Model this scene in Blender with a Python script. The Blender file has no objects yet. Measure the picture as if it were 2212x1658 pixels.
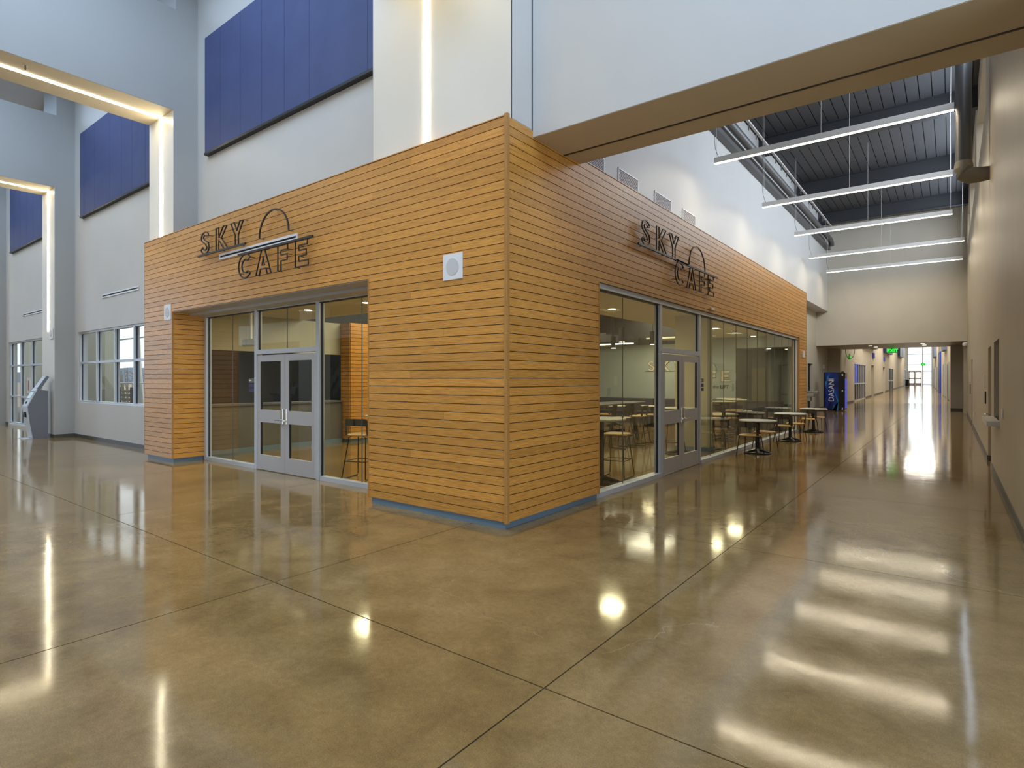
import bpy, bmesh, math, random
from mathutils import Vector, Matrix
random.seed(7)
PI = math.pi
SC = bpy.context.scene
COL = SC.collection
# ------------------------------------------------------------------ camera, world, big lights, exposure
CAM = (3.931, -5.051, 1.675)
cd = bpy.data.cameras.new('camera'); cam = bpy.data.objects.new('camera', cd); COL.objects.link(cam)
cam.location = CAM; cam.rotation_euler = (PI/2, 0, math.radians(37.39))
cd.sensor_width = 36; cd.lens = 36*1243/2212; cd.shift_y = -9/2212; cd.clip_start = .05; cd.clip_end = 600
SC.camera = cam
SC.view_settings.view_transform = 'Standard'; SC.view_settings.look = 'None'
SC.view_settings.exposure = 0.12; SC.view_settings.gamma = 1; SC.view_settings.use_curve_mapping = False
W = bpy.data.worlds.new('world'); SC.world = W; W.use_nodes = True
bgn = W.node_tree.nodes['Background']; bgn.inputs[0].default_value = (.86, .93, 1, 1); bgn.inputs[1].default_value = 2.1
WARM = (1, .84, .60); BLUE = (.44, .67, 1.0); NEU = (1, .93, .82)
def area(name, loc, rot, sx, sy, watts, color, spread=180):
    l = bpy.data.lights.new(name, 'AREA'); l.shape = 'RECTANGLE'; l.size = sx; l.size_y = sy; l.energy = watts; l.color = color
    l.spread = math.radians(spread)
    o = bpy.data.objects.new(name, l); COL.objects.link(o); o.location = loc; o.rotation_euler = rot
    return o
D = (0, 0, 0)
for x, e_ in ((3.5, 560), (-5.2, 380), (-13.0, 310), (-20.8, 290), (-28.6, 290)):   # daylight coming down the atrium roof lights
    area('roof_light', (x, -4.6, 10.5), D, 4.6, 7.7, e_, BLUE)
area('west_glazing_light', (-35.6, -10.4, 4.2), (0, -PI/2, 0), 7.4, 2.8, 230, BLUE)
area('east_fill_light', (15.6, -6, 2.3), (0, PI/2, 0), 4.0, 11, 700, (.80, .89, 1.0))  # unseen lamp added to brighten the hall-side timber; no glazing in that wall
area('south_fill_light', (1, -12.2, 2.1), (PI/2, 0, 0), 16, 3.4, 170, (.80, .89, 1.0))  # added off-camera fill for the lobby-side timber, not a window
for y in (9.85, 14.55, 19.2, 24.1, 28.5):                          # the linear pendants' own light
    area('pendant_light', (1.5, y, 7.19), D, 4.6, .09, 54, WARM)
area('hall_clerestory_light', (4.40, 17, 8.9), (0, PI/2, 0), 1.0, 22, 760, (.72, .84, 1))
for y in (50, 65, 82, 100):
    area('corridor_fill_light', (.8, y, 8.9), D, 3, 8, 760, NEU)  # unseen lamps added to light the corridor; its roof is closed
for x, y, e_ in ((-1.84, 6.03, 95), (-1.6, 12.0, 95), (-1.63, 14.1, 95), (-5.2, 2.2, 85), (-7.2, 2.2, 60), (-2.2, 2.4, 90), (-5.0, 14.8, 90)):
    area('cafe_downlight_light', (x, y, 3.17), D, .42, .42, e_*.38, (1, .88, .58))
for x, y in ((-7.2, 5.5), (-4.6, 6.5), (-7.2, 12.2), (-4.4, 14.4)): area('cafe_fill_light', (x, y, 4.18), D, 1.9, 1.9, 95, (1, .92, .72))  # hidden lamps added in the dark recess to brighten the cafe
for x in (-27, -20, -13): area('seat_fill_light', (x, -15.5, 5.0), D, 1.2, .3, 220, NEU)  # unseen lamps added under the balcony so the mirrored seats show
# ------------------------------------------------------------------ materials
MT = {}
def mat(name, col, rough=.6, metal=0, spec=.5, bump=0, bscale=60, var=0, vscale=3, emit=None, es=0, coat=0):
    m = bpy.data.materials.new(name); m.use_nodes = True; nt = m.node_tree; n = nt.nodes; b = n['Principled BSDF']
    b.inputs['Base Color'].default_value = (*col, 1); b.inputs['Roughness'].default_value = rough
    b.inputs['Metallic'].default_value = metal; b.inputs['Specular IOR Level'].default_value = spec
    if coat: b.inputs['Coat Weight'].default_value = coat; b.inputs['Coat Roughness'].default_value = .15
    if emit: b.inputs['Emission Color'].default_value = (*emit, 1); b.inputs['Emission Strength'].default_value = es
    g = n.new('ShaderNodeNewGeometry')
    if var:
        t = n.new('ShaderNodeTexNoise'); t.inputs['Scale'].default_value = vscale; t.inputs['Detail'].default_value = 5
        nt.links.new(g.outputs['Position'], t.inputs['Vector'])
        r = n.new('ShaderNodeMapRange'); r.inputs['From Min'].default_value = .3; r.inputs['From Max'].default_value = .7
        r.inputs['To Min'].default_value = 1-var; r.inputs['To Max'].default_value = 1+var
        nt.links.new(t.outputs['Fac'], r.inputs['Value'])
        v = n.new('ShaderNodeVectorMath'); v.operation = 'SCALE'; v.inputs[0].default_value = col
        nt.links.new(r.outputs['Result'], v.inputs['Scale']); nt.links.new(v.outputs['Vector'], b.inputs['Base Color'])
    if bump:
        t = n.new('ShaderNodeTexNoise'); t.inputs['Scale'].default_value = bscale; t.inputs['Detail'].default_value = 3
        nt.links.new(g.outputs['Position'], t.inputs['Vector'])
        u = n.new('ShaderNodeBump'); u.inputs['Strength'].default_value = bump; u.inputs['Distance'].default_value = .003
        nt.links.new(t.outputs['Fac'], u.inputs['Height']); nt.links.new(u.outputs['Normal'], b.inputs['Normal'])
    MT[name] = m
    return m
def wood(name, scale, dark=(.37, .15, .024), light=(.72, .355, .078), rough=.33):
    m = bpy.data.materials.new(name); m.use_nodes = True; nt = m.node_tree; n = nt.nodes; L = nt.links; b = n['Principled BSDF']
    g = n.new('ShaderNodeNewGeometry'); oi = n.new('ShaderNodeObjectInfo')
    off = n.new('ShaderNodeVectorMath'); off.operation = 'SCALE'; off.inputs[0].default_value = (37, 37, 37)
    L.new(oi.outputs['Random'], off.inputs['Scale'])
    ad = n.new('ShaderNodeVectorMath'); ad.operation = 'ADD'; L.new(g.outputs['Position'], ad.inputs[0]); L.new(off.outputs['Vector'], ad.inputs[1])
    mp = n.new('ShaderNodeVectorMath'); mp.operation = 'MULTIPLY'; mp.inputs[1].default_value = scale; L.new(ad.outputs['Vector'], mp.inputs[0])
    t = n.new('ShaderNodeTexNoise'); t.inputs['Scale'].default_value = 1; t.inputs['Detail'].default_value = 6; t.inputs['Roughness'].default_value = .62
    L.new(mp.outputs['Vector'], t.inputs['Vector'])
    cr = n.new('ShaderNodeValToRGB'); cr.color_ramp.elements[0].position = .30; cr.color_ramp.elements[1].position = .60
    cr.color_ramp.elements[0].color = (*dark, 1); cr.color_ramp.elements[1].color = (*light, 1)
    L.new(t.outputs['Fac'], cr.inputs['Fac'])
    r = n.new('ShaderNodeMapRange'); r.inputs['To Min'].default_value = .88; r.inputs['To Max'].default_value = 1.1
    L.new(oi.outputs['Random'], r.inputs['Value'])
    v = n.new('ShaderNodeVectorMath'); v.operation = 'SCALE'; L.new(cr.outputs['Color'], v.inputs[0]); L.new(r.outputs['Result'], v.inputs['Scale'])
    L.new(v.outputs['Vector'], b.inputs['Base Color']); b.inputs['Roughness'].default_value = rough; b.inputs['Specular IOR Level'].default_value = .5
    MT[name] = m; return m
def floor_mat(name='polished_concrete'):
    m = bpy.data.materials.new(name); m.use_nodes = True; nt = m.node_tree; n = nt.nodes; L = nt.links; b = n['Principled BSDF']
    g = n.new('ShaderNodeNewGeometry')
    def noise(s, d, dist=0, rg=.55):
        t = n.new('ShaderNodeTexNoise'); t.inputs['Scale'].default_value = s; t.inputs['Detail'].default_value = d
        t.inputs['Distortion'].default_value = dist; t.inputs['Roughness'].default_value = rg
        L.new(g.outputs['Position'], t.inputs['Vector']); return t
    a = noise(.55, 6, .6); c = noise(3.2, 6, .4); s = noise(140, 2); s2 = noise(26, 4)
    cr = n.new('ShaderNodeValToRGB'); e = cr.color_ramp.elements
    e[0].position = .30; e[0].color = (.135, .082, .030, 1); e[1].position = .72; e[1].color = (.33, .218, .092, 1)
    k = cr.color_ramp.elements.new(.5); k.color = (.235, .152, .058, 1)
    mx = n.new('ShaderNodeMath'); mx.operation = 'MULTIPLY_ADD'; mx.inputs[1].default_value = .45; L.new(c.outputs['Fac'], mx.inputs[0])
    h = n.new('ShaderNodeMath'); h.operation = 'MULTIPLY'; h.inputs[1].default_value = .62; L.new(a.outputs['Fac'], h.inputs[0]); L.new(h.outputs[0], mx.inputs[2])
    L.new(mx.outputs[0], cr.inputs['Fac'])
    r = n.new('ShaderNodeMapRange'); r.inputs['From Min'].default_value = .3; r.inputs['From Max'].default_value = .7
    r.inputs['To Min'].default_value = .80; r.inputs['To Max'].default_value = 1.18; L.new(s.outputs['Fac'], r.inputs['Value'])
    r2 = n.new('ShaderNodeMapRange'); r2.inputs['From Min'].default_value = .3; r2.inputs['From Max'].default_value = .7
    r2.inputs['To Min'].default_value = .9; r2.inputs['To Max'].default_value = 1.1; L.new(s2.outputs['Fac'], r2.inputs['Value'])
    mm = n.new('ShaderNodeMath'); mm.operation = 'MULTIPLY'; L.new(r.outputs[0], mm.inputs[0]); L.new(r2.outputs[0], mm.inputs[1])
    v = n.new('ShaderNodeVectorMath'); v.operation = 'SCALE'; L.new(cr.outputs['Color'], v.inputs[0]); L.new(mm.outputs[0], v.inputs['Scale'])
    # hairline cracks
    vo = n.new('ShaderNodeTexVoronoi'); vo.feature = 'DISTANCE_TO_EDGE'; vo.inputs['Scale'].default_value = .23
    wv = n.new('ShaderNodeVectorMath'); wv.operation = 'MULTIPLY_ADD'; wn = noise(2.2, 5); wv.inputs[1].default_value = (.5, .5, 0)
    L.new(wn.outputs['Color'], wv.inputs[0]); L.new(g.outputs['Position'], wv.inputs[2]); L.new(wv.outputs['Vector'], vo.inputs['Vector'])
    lt = n.new('ShaderNodeMath'); lt.operation = 'LESS_THAN'; lt.inputs[1].default_value = .0003; L.new(vo.outputs['Distance'], lt.inputs[0])
    gate = n.new('ShaderNodeMath'); gate.operation = 'GREATER_THAN'; gate.inputs[1].default_value = .53; gn = noise(.35, 1); L.new(gn.outputs['Fac'], gate.inputs[0])
    gm = n.new('ShaderNodeMath'); gm.operation = 'MULTIPLY'; L.new(lt.outputs[0], gm.inputs[0]); L.new(gate.outputs[0], gm.inputs[1])
    mix = n.new('ShaderNodeMix'); mix.data_type = 'RGBA'; L.new(gm.outputs[0], mix.inputs['Factor'])
    L.new(v.outputs['Vector'], mix.inputs['A']); mix.inputs['B'].default_value = (.34, .26, .15, 1)
    L.new(mix.outputs['Result'], b.inputs['Base Color'])
    rr = n.new('ShaderNodeMapRange'); rr.inputs['To Min'].default_value = .05; rr.inputs['To Max'].default_value = .13
    L.new(c.outputs['Fac'], rr.inputs['Value']); L.new(rr.outputs[0], b.inputs['Roughness'])
    b.inputs['Specular IOR Level'].default_value = .55
    w = noise(1.1, 2, .3); bu = n.new('ShaderNodeBump'); bu.inputs['Strength'].default_value = 1; bu.inputs['Distance'].default_value = .0022
    L.new(w.outputs['Fac'], bu.inputs['Height'])
    bu2 = n.new('ShaderNodeBump'); bu2.inputs['Strength'].default_value = .12; bu2.inputs['Distance'].default_value = .001
    L.new(s2.outputs['Fac'], bu2.inputs['Height']); L.new(bu.outputs['Normal'], bu2.inputs['Normal'])
    L.new(bu2.outputs['Normal'], b.inputs['Normal'])
    MT[name] = m; return m
def glass(name, tint, refl=.82):
    m = bpy.data.materials.new(name); m.use_nodes = True; nt = m.node_tree; n = nt.nodes; L = nt.links
    n.remove(n['Principled BSDF']); out = n['Material Output']
    t = n.new('ShaderNodeBsdfTransparent'); t.inputs[0].default_value = (*tint, 1)
    g = n.new('ShaderNodeBsdfGlossy'); g.inputs['Roughness'].default_value = 0.0; g.inputs['Color'].default_value = (refl, refl, refl, 1)
    f = n.new('ShaderNodeFresnel'); gg = n.new('ShaderNodeNewGeometry'); mr = n.new('ShaderNodeMapRange')
    mr.inputs['To Min'].default_value = 1.5; mr.inputs['To Max'].default_value = 1/1.5
    L.new(gg.outputs['Backfacing'], mr.inputs['Value']); L.new(mr.outputs[0], f.inputs['IOR'])
    x = n.new('ShaderNodeMixShader'); L.new(f.outputs[0], x.inputs[0]); L.new(t.outputs[0], x.inputs[1]); L.new(g.outputs[0], x.inputs[2])
    L.new(x.outputs[0], out.inputs['Surface']); MT[name] = m; return m
mat('paint_warm', (.60, .555, .47), .55, bump=.25, bscale=130, var=.03, vscale=1.2)
mat('paint_pale', (.61, .60, .575), .5, bump=.15, bscale=130, var=.02, vscale=1)
mat('paint_cool', (.41, .415, .405), .55, bump=.2, bscale=130, var=.02, vscale=1)
mat('paint_tan', (.50, .43, .32), .45, bump=.5, bscale=90, var=.04, vscale=1.1)
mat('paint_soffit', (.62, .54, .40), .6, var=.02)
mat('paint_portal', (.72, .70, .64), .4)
mat('block_wall', (.55, .50, .40), .6, var=.05, vscale=2)
mat('cafe_wall', (.52, .50, .37), .6, var=.02)
mat('cafe_teal', (.33, .385, .37), .6, var=.08, vscale=.7)
mat('cafe_ceiling', (.66, .62, .44), .8)
mat('dark_void', (.035, .035, .033), .8)
mat('charcoal', (.05, .047, .042), .5)
mat('counter_grey', (.13, .125, .11), .5, var=.15, vscale=2)
mat('navy_panel', (.065, .085, .205), .75, bump=.3, bscale=220, var=.06, vscale=2)
mat('black_trim', (.02, .02, .022), .5)
mat('plinth_blue', (.16, .25, .34), .35)
mat('base_dark', (.075, .07, .06), .4)
mat('aluminium', (.58, .61, .65), .35, metal=.25)
mat('door_paint', (.50, .49, .485), .38, metal=.25)
mat('gasket', (.012, .013, .02), .4)
mat('chrome', (.80, .78, .74), .18, metal=1)
mat('sign_metal', (.030, .024, .021), .38, metal=.3)
mat('white_plastic', (.80, .81, .83), .4)
mat('grille_grey', (.60, .60, .60), .6)
mat('deck_dark', (.055, .056, .06), .55)
mat('beam_dark', (.032, .034, .038), .5)
mat('pipe_dark', (.12, .12, .12), .45, metal=.3)
mat('duct_tan', (.24, .22, .17), .6, bump=.6, bscale=25)
mat('fixture_white', (.72, .70, .66), .4)
mat('led', (1, .9, .7), emit=(1, .90, .68), es=9)
mat('led_strip', (1, .9, .7), emit=(1, .88, .62), es=26)
mat('led_down', (1, .95, .8), emit=(1, .93, .74), es=7)
mat('laminate_white', (.66, .64, .60), .35)
mat('cafe_table_top', (.60, .58, .45), .35)
mat('ply_seat', (.62, .40, .15), .38, var=.05)
mat('seat_shell', (.060, .053, .045), .45)
mat('leg_black', (.018, .017, .016), .35, metal=.4)
mat('booth_navy', (.035, .04, .06), .6)
mat('kiosk_grey', (.17, .18, .21), .45)
mat('kiosk_silver', (.60, .66, .74), .35)
mat('screen', (.3, .42, .45), .15, emit=(.45, .62, .66), es=.5)
mat('vend_black', (.008, .008, .012), .22)
mat('vend_blue', (.006, .030, .24), .25, var=.5, vscale=2.2)
mat('vend_wave', (.02, .20, .50), .25, var=.5, vscale=9)
mat('vend_wave_dark', (.002, .008, .07), .3)
mat('vend_front', (.01, .05, .55), .25, emit=(.01, .06, .8), es=.35)
mat('white_text', (.85, .85, .83), .5)
mat('label_white', (.75, .75, .75), .5)
mat('black_text', (.03, .03, .03), .5)
mat('cream_letter', (.66, .58, .42), .5)
mat('exit_green', (.02, .5, .06), .4, emit=(.03, .85, .06), es=1.6)
mat('exit_dark', (.01, .06, .015), .4, emit=(.01, .25, .02), es=.5)
mat('plaque_navy', (.03, .025, .11), .4)
mat('plaque_grey', (.16, .14, .13), .4)
mat('red', (.45, .03, .03), .5)
mat('blue_door', (.01, .05, .45), .4)
mat('slate_blue', (.17, .22, .34), .5)
mat('dark_glass', (.012, .012, .018), .35, spec=.2)
mat('door_tan', (.50, .38, .26), .4)
mat('brown_door', (.22, .155, .10), .4)
mat('ground', (.30, .235, .16), .9, var=.2, vscale=.6)
mat('hills', (.18, .23, .30), .9, var=.2, vscale=.05)
mat('shrub', (.26, .15, .10), .8, var=.5, vscale=6)
mat('timber', (.20, .17, .11), .8, var=.3, vscale=4)
mat('steel', (.22, .23, .24), .4, metal=.5)
mat('stainless', (.45, .43, .38), .35, metal=.8)
mat('bottle_green', (.02, .12, .05), .3)
mat('blackish', (.006, .006, .008), .5, spec=.15)
mat('concrete_step', (.12, .12, .12), .7)
floor_mat()
mat('joint', (.075, .068, .06), .7)
wood('wood_clad', (5, 5, 210))
wood('wood_trim', (190, 190, 4), light=(.52, .28, .08))
glass('glass_cafe', (.935, .94, .875))
glass('glass_clear', (.95, .97, .96))
# ------------------------------------------------------------------ helpers
def link(o, parent=None):
    COL.objects.link(o)
    if parent is not None:
        o.parent = parent
    return o
def wloc(p):
    v = Vector((0, 0, 0))
    while p is not None: v = v+Vector(p.location); p = p.parent
    return v
def emp(name, loc=(0, 0, 0), rz=0, label=None, cat=None, group=None, kind=None):
    o = bpy.data.objects.new(name, None); o.location = loc; o.rotation_euler = (0, 0, rz); o.empty_display_size = .2; COL.objects.link(o)
    return tag(o, label, cat, group, kind)
def tag(o, label=None, cat=None, group=None, kind=None):
    if label: o['label'] = label
    if cat: o['category'] = cat
    if group: o['group'] = group
    if kind: o['kind'] = kind
    return o
UC = {}
def ucube(m):
    if m in UC: return UC[m]
    me = bpy.data.meshes.new('box'); b = bmesh.new(); bmesh.ops.create_cube(b, size=1); b.to_mesh(me); b.free()
    me.materials.append(MT[m]); UC[m] = me; return me
def ub(name, m, parent, x0, x1, y0, y1, z0, z1):
    o = bpy.data.objects.new(name, ucube(m)); c = Vector(((x0+x1)/2, (y0+y1)/2, (z0+z1)/2))-wloc(parent)
    o.location = c; o.scale = (abs(x1-x0), abs(y1-y0), abs(z1-z0)); return link(o, parent)
class MB:
    def __init__(s): s.b = bmesh.new(); s.mi = 0
    def box(s, x0, x1, y0, y1, z0, z1):
        v = [s.b.verts.new(p) for p in ((x0,y0,z0),(x1,y0,z0),(x1,y1,z0),(x0,y1,z0),(x0,y0,z1),(x1,y0,z1),(x1,y1,z1),(x0,y1,z1))]
        for f in ((0,3,2,1),(4,5,6,7),(0,1,5,4),(1,2,6,5),(2,3,7,6),(3,0,4,7)): s.b.faces.new([v[i] for i in f])
        return s
    def tube(s, pts, r, n=8, closed=False):
        pts = [Vector(p) for p in pts]; N = len(pts); rings = []
        for i, p in enumerate(pts):
            if closed: a, c = pts[i-1], pts[(i+1) % N]
            else: a, c = pts[max(i-1, 0)], pts[min(i+1, N-1)]
            d = (c-a).normalized(); up = Vector((0, 0, 1)) if abs(d.z) < .9 else Vector((0, 1, 0))
            u = d.cross(up).normalized(); w = d.cross(u)
            rr = r[i] if isinstance(r, (list, tuple)) else r
            rings.append([s.b.verts.new(p+(u*math.cos(2*PI*k/n+PI/4)+w*math.sin(2*PI*k/n+PI/4))*rr) for k in range(n)])
        M = N if closed else N-1
        for i in range(M):
            A, B = rings[i], rings[(i+1) % N]
            for k in range(n): s.b.faces.new((A[k], A[(k+1) % n], B[(k+1) % n], B[k]))
        if not closed: s.b.faces.new(rings[0][::-1]); s.b.faces.new(rings[-1])
        return s
    def cyl(s, x, y, z0, z1, r, n=24, r2=None):
        r2 = r if r2 is None else r2
        A = [s.b.verts.new((x+r*math.cos(2*PI*k/n), y+r*math.sin(2*PI*k/n), z0)) for k in range(n)]
        B = [s.b.verts.new((x+r2*math.cos(2*PI*k/n), y+r2*math.sin(2*PI*k/n), z1)) for k in range(n)]
        for k in range(n): s.b.faces.new((A[k], A[(k+1) % n], B[(k+1) % n], B[k]))
        s.b.faces.new(A[::-1]); s.b.faces.new(B); return s
    def lathe(s, x, y, prof, n=28):
        R = [[s.b.verts.new((x+r*math.cos(2*PI*k/n), y+r*math.sin(2*PI*k/n), z)) for k in range(n)] for r, z in prof]
        for A, B in zip(R, R[1:]):
            for k in range(n): s.b.faces.new((A[k], A[(k+1) % n], B[(k+1) % n], B[k]))
        s.b.faces.new(R[0][::-1]); s.b.faces.new(R[-1]); return s
    def prism(s, poly, fn, h0, h1):
        A = [s.b.verts.new(fn(u, v, h0)) for u, v in poly]; B = [s.b.verts.new(fn(u, v, h1)) for u, v in poly]; n = len(poly)
        s.b.faces.new(A[::-1]); s.b.faces.new(B)
        for k in range(n): s.b.faces.new((A[k], A[(k+1) % n], B[(k+1) % n], B[k]))
        return s
    def hexa(s, p):
        v = [s.b.verts.new(q) for q in p]
        for f in ((0,3,2,1),(4,5,6,7),(0,1,5,4),(1,2,6,5),(2,3,7,6),(3,0,4,7)): s.b.faces.new([v[i] for i in f])
        return s
    def build(s, name, m, parent=None, smooth=False, bevel=0, world=True):
        bmesh.ops.recalc_face_normals(s.b, faces=s.b.faces)
        if world and parent is not None:
            w = wloc(parent); bmesh.ops.translate(s.b, verts=s.b.verts, vec=-w)
        me = bpy.data.meshes.new(name); s.b.to_mesh(me); s.b.free(); me.materials.append(MT[m])
        if smooth:
            for p in me.polygons: p.use_smooth = True
            try: me.set_sharp_from_angle(angle=math.radians(40))
            except Exception: pass
        o = bpy.data.objects.new(name, me); link(o, parent)
        if bevel:
            md = o.modifiers.new('bevel', 'BEVEL'); md.width = bevel; md.segments = 2; md.limit_method = 'ANGLE'
        return o
def struct(name, mb, m, label=None, **k):
    o = mb.build(name, m, **k); o['kind'] = 'structure'
    if label: o['label'] = label
    return o
def dup(root, loc, rz, label=None):
    r = root.copy(); COL.objects.link(r); r.location = loc; r.rotation_euler = (0, 0, rz)
    if label: r['label'] = label
    for ch in list(root.children):
        c = ch.copy(); COL.objects.link(c); c.parent = r
        for g in list(ch.children):
            d = g.copy(); COL.objects.link(d); d.parent = c
    return r
def grid_wall(mb, axis, t0, t1, a0, a1, z0, z1, holes):
    """wall of boxes; axis 'X' = wall lies at x in t0..t1 and runs along y; 'Y' = other way. holes=(a0,a1,z0,z1)"""
    A = sorted({a0, a1, *[h[0] for h in holes], *[h[1] for h in holes]}); Z = sorted({z0, z1, *[h[2] for h in holes], *[h[3] for h in holes]})
    for p, q in zip(A, A[1:]):
        run = None
        for r, s_ in zip(Z, Z[1:]):
            ca, cz = (p+q)/2, (r+s_)/2
            if any(h[0] < ca < h[1] and h[2] < cz < h[3] for h in holes):
                if run: put(mb, axis, t0, t1, p, q, *run); run = None
            else: run = (run[0], s_) if run else (r, s_)
        if run: put(mb, axis, t0, t1, p, q, *run)
def put(mb, axis, t0, t1, a0, a1, z0, z1):
    if axis == 'X': mb.box(t0, t1, a0, a1, z0, z1)
    else: mb.box(a0, a1, t0, t1, z0, z1)
def textmesh(name, body, m, parent, size, M, extrude=.004, align='LEFT', bold=0):
    cu = bpy.data.curves.new(name, 'FONT'); cu.body = body; cu.size = size; cu.extrude = extrude; cu.offset = bold; cu.align_x = align; cu.resolution_u = 3
    t = bpy.data.objects.new('tmp', cu); COL.objects.link(t)
    dg = bpy.context.evaluated_depsgraph_get(); me = bpy.data.meshes.new_from_object(t.evaluated_get(dg))
    bpy.data.objects.remove(t); me.transform(M); me.materials.clear(); me.materials.append(MT[m])
    o = bpy.data.objects.new(name, me); return link(o, parent)
# ------------------------------------------------------------------ floor: saw-cut slabs
fl = emp('floor', (0, 0, 0), kind='structure', label='polished tan concrete floor with dark saw-cut joints')
ub('subfloor', 'joint', fl, -42, 16, -22, 45, -.3, -.008)
XJ = [-42, -35.5, -28.8, -21.9, -18.3, -14.7, -11.05, -7.42, -4.28, -.53, 2.17, 5.8, 10.5, 16]
YJ = [-22, -16, -9.6, -6.2, -2.46, .87, 4.42, 7.8, 11.3, 14.9, 18.6, 22.2, 25.9, 30.9, 37, 45]
for i in range(len(XJ)-1):
    for j in range(len(YJ)-1):
        x0, x1, y0, y1 = XJ[i], XJ[i+1], YJ[j], YJ[j+1]
        if y0 > .5 and (x1 < -12 or x0 > 4.6): continue
        if y0 > 17 and x1 < -4: continue
        g0 = .008 if (j >= 5 or i < 8) else .010
        ub('slab', 'polished_concrete', fl, x0+g0/2, x1-g0/2, y0+g0/2, y1-g0/2, -.25, 0)
# corridor ramp, rises gently from y=45 to y=114
def ramp(y): return 0 if y < 45 else (y-45)/68*.82
def rx(y): return 3.9-(y-48)*.0400                                   # right corridor wall, converging slightly
mb = MB()
for y0, y1 in zip(range(45, 114, 4), range(49, 118, 4)):
    y1 = min(y1, 118)
    z0, z1 = ramp(y0), ramp(y1)
    mb.hexa(((-2.4, y0+.006, z0-.2), (5, y0+.006, z0-.2), (5, y1, z1-.2), (-2.4, y1, z1-.2), (-2.4, y0+.006, z0), (5, y0+.006, z0), (5, y1, z1), (-2.4, y1, z1)))
mb.build('ramp_slab', 'polished_concrete', fl)
# ------------------------------------------------------------------ atrium: back wall, portals, roof
w1 = (-16.35, -11.0, 1.03, 3.06); w2 = (-24.0, -18.4, .07, 3.06)
mb = MB(); grid_wall(mb, 'Y', .60, .85, -36, -9.7, 0, 4.4, [w1, w2]); grid_wall(mb, 'Y', .60, .85, -36, -.03, 4.4, 10.6, [])
wb = struct('wall_atrium_back', mb, 'paint_pale', 'tall pale painted wall behind the portals with navy acoustic panels')
# navy panels
def navy(xs, x_end):
    for a, b in zip(xs, xs[1:]+[x_end]):
        ub('acoustic_panel', 'navy_panel', wb, a+.004, b-.004, .52, .60, 6.34, 8.70)
    ub('panel_edge', 'black_trim', wb, xs[0], x_end, .505, .60, 6.29, 6.335)
navy([-8.29, -7.627, -6.847, -6.088, -5.334, -4.582, -3.067], -2.46)
navy([-15.87, -15.478, -14.7, -13.574, -12.782, -12.096, -11.3], -9.99)
navy([-23.43, -22.9, -22.1, -21.3, -20.5, -19.7, -18.9], -17.82)
# portal walls
def portal(x0, x1, label):
    mb = MB()
    mb.box(x0, x1, .12, .60, 4.45 if x1 > -1 else 0, 9.30)                               # leg by the back wall
    mb.box(x0, x1, .16, .60, 9.30, 10.6)                            # nib beside the roof slot
    mb.box(x0, x1, -12.3, .12, 7.22, 9.30)                          # beam
    mb.box(x0, x1, -13.5, -12.3, 0, 10.6)                           # far leg
    p = struct('wall_portal', mb, 'paint_cool', label)
    e = .004
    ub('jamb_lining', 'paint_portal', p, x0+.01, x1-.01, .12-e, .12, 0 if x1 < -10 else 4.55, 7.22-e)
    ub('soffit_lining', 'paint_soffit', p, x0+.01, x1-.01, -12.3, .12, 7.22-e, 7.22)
    return p
PX = [(-2.45, -.02, 'near portal pier over the corner of the timber front'), (-9.98, -8.77, 'second cross wall with lit rectangular opening'),
      (-17.80, -16.60, 'third cross wall with lit opening, ticket kiosk at its foot'), (-25.6, -24.4, 'farthest cross wall at the left edge')]
PS = [portal(*a) for a in PX]
def strip(x, z0, label, jamb_only=False):
    t = emp('light_strip', (x, .10, z0), label=label, cat='light strip', group='recessed linear lights of the portals')
    ub('jamb_lens', 'led_strip', t, x-.045, x+.045, .106, .114, z0, 7.19)
    if not jamb_only: ub('soffit_lens', 'led_strip', t, x-.045, x+.045, -12.2, .06, 7.205, 7.215)
    return t
strip(-1.39, 4.50, 'vertical glowing strip in the white pier right above the timber front')
strip(-9.37, 4.55, 'glowing strip turning from the second opening\'s soffit down to the timber front')
strip(-17.2, 3.10, 'glowing strip of the third opening, running down beside the kiosk')
strip(-25.0, 3.10, 'glowing strip of the farthest portal, mostly hidden at the left')
# roof
mb = MB(); A = []
for x in (3.5, -5.2, -13.0, -20.8, -28.6): A.append((x-2.3, x+2.3, -8.6, -.9))
xs = sorted({-36.2, 16, *[a[0] for a in A], *[a[1] for a in A]})
for p, q in zip(xs, xs[1:]):
    c = (p+q)/2
    if any(a[0] < c < a[1] for a in A): mb.box(p, q, -20, -8.6, 10.6, 10.8); mb.box(p, q, -.9, .85, 10.6, 10.8)
    else: mb.box(p, q, -20, .85, 10.6, 10.8)
for a in A:                                                          # light wells
    mb.box(a[0]-.1, a[0], a[2], a[3], 10.8, 12.0); mb.box(a[1], a[1]+.1, a[2], a[3], 10.8, 12.0)
    mb.box(a[0], a[1], a[2]-.1, a[2], 10.8, 12.0); mb.box(a[0], a[1], a[3], a[3]+.1, 10.8, 12.0)
struct('ceiling_atrium', mb, 'paint_pale')
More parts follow.
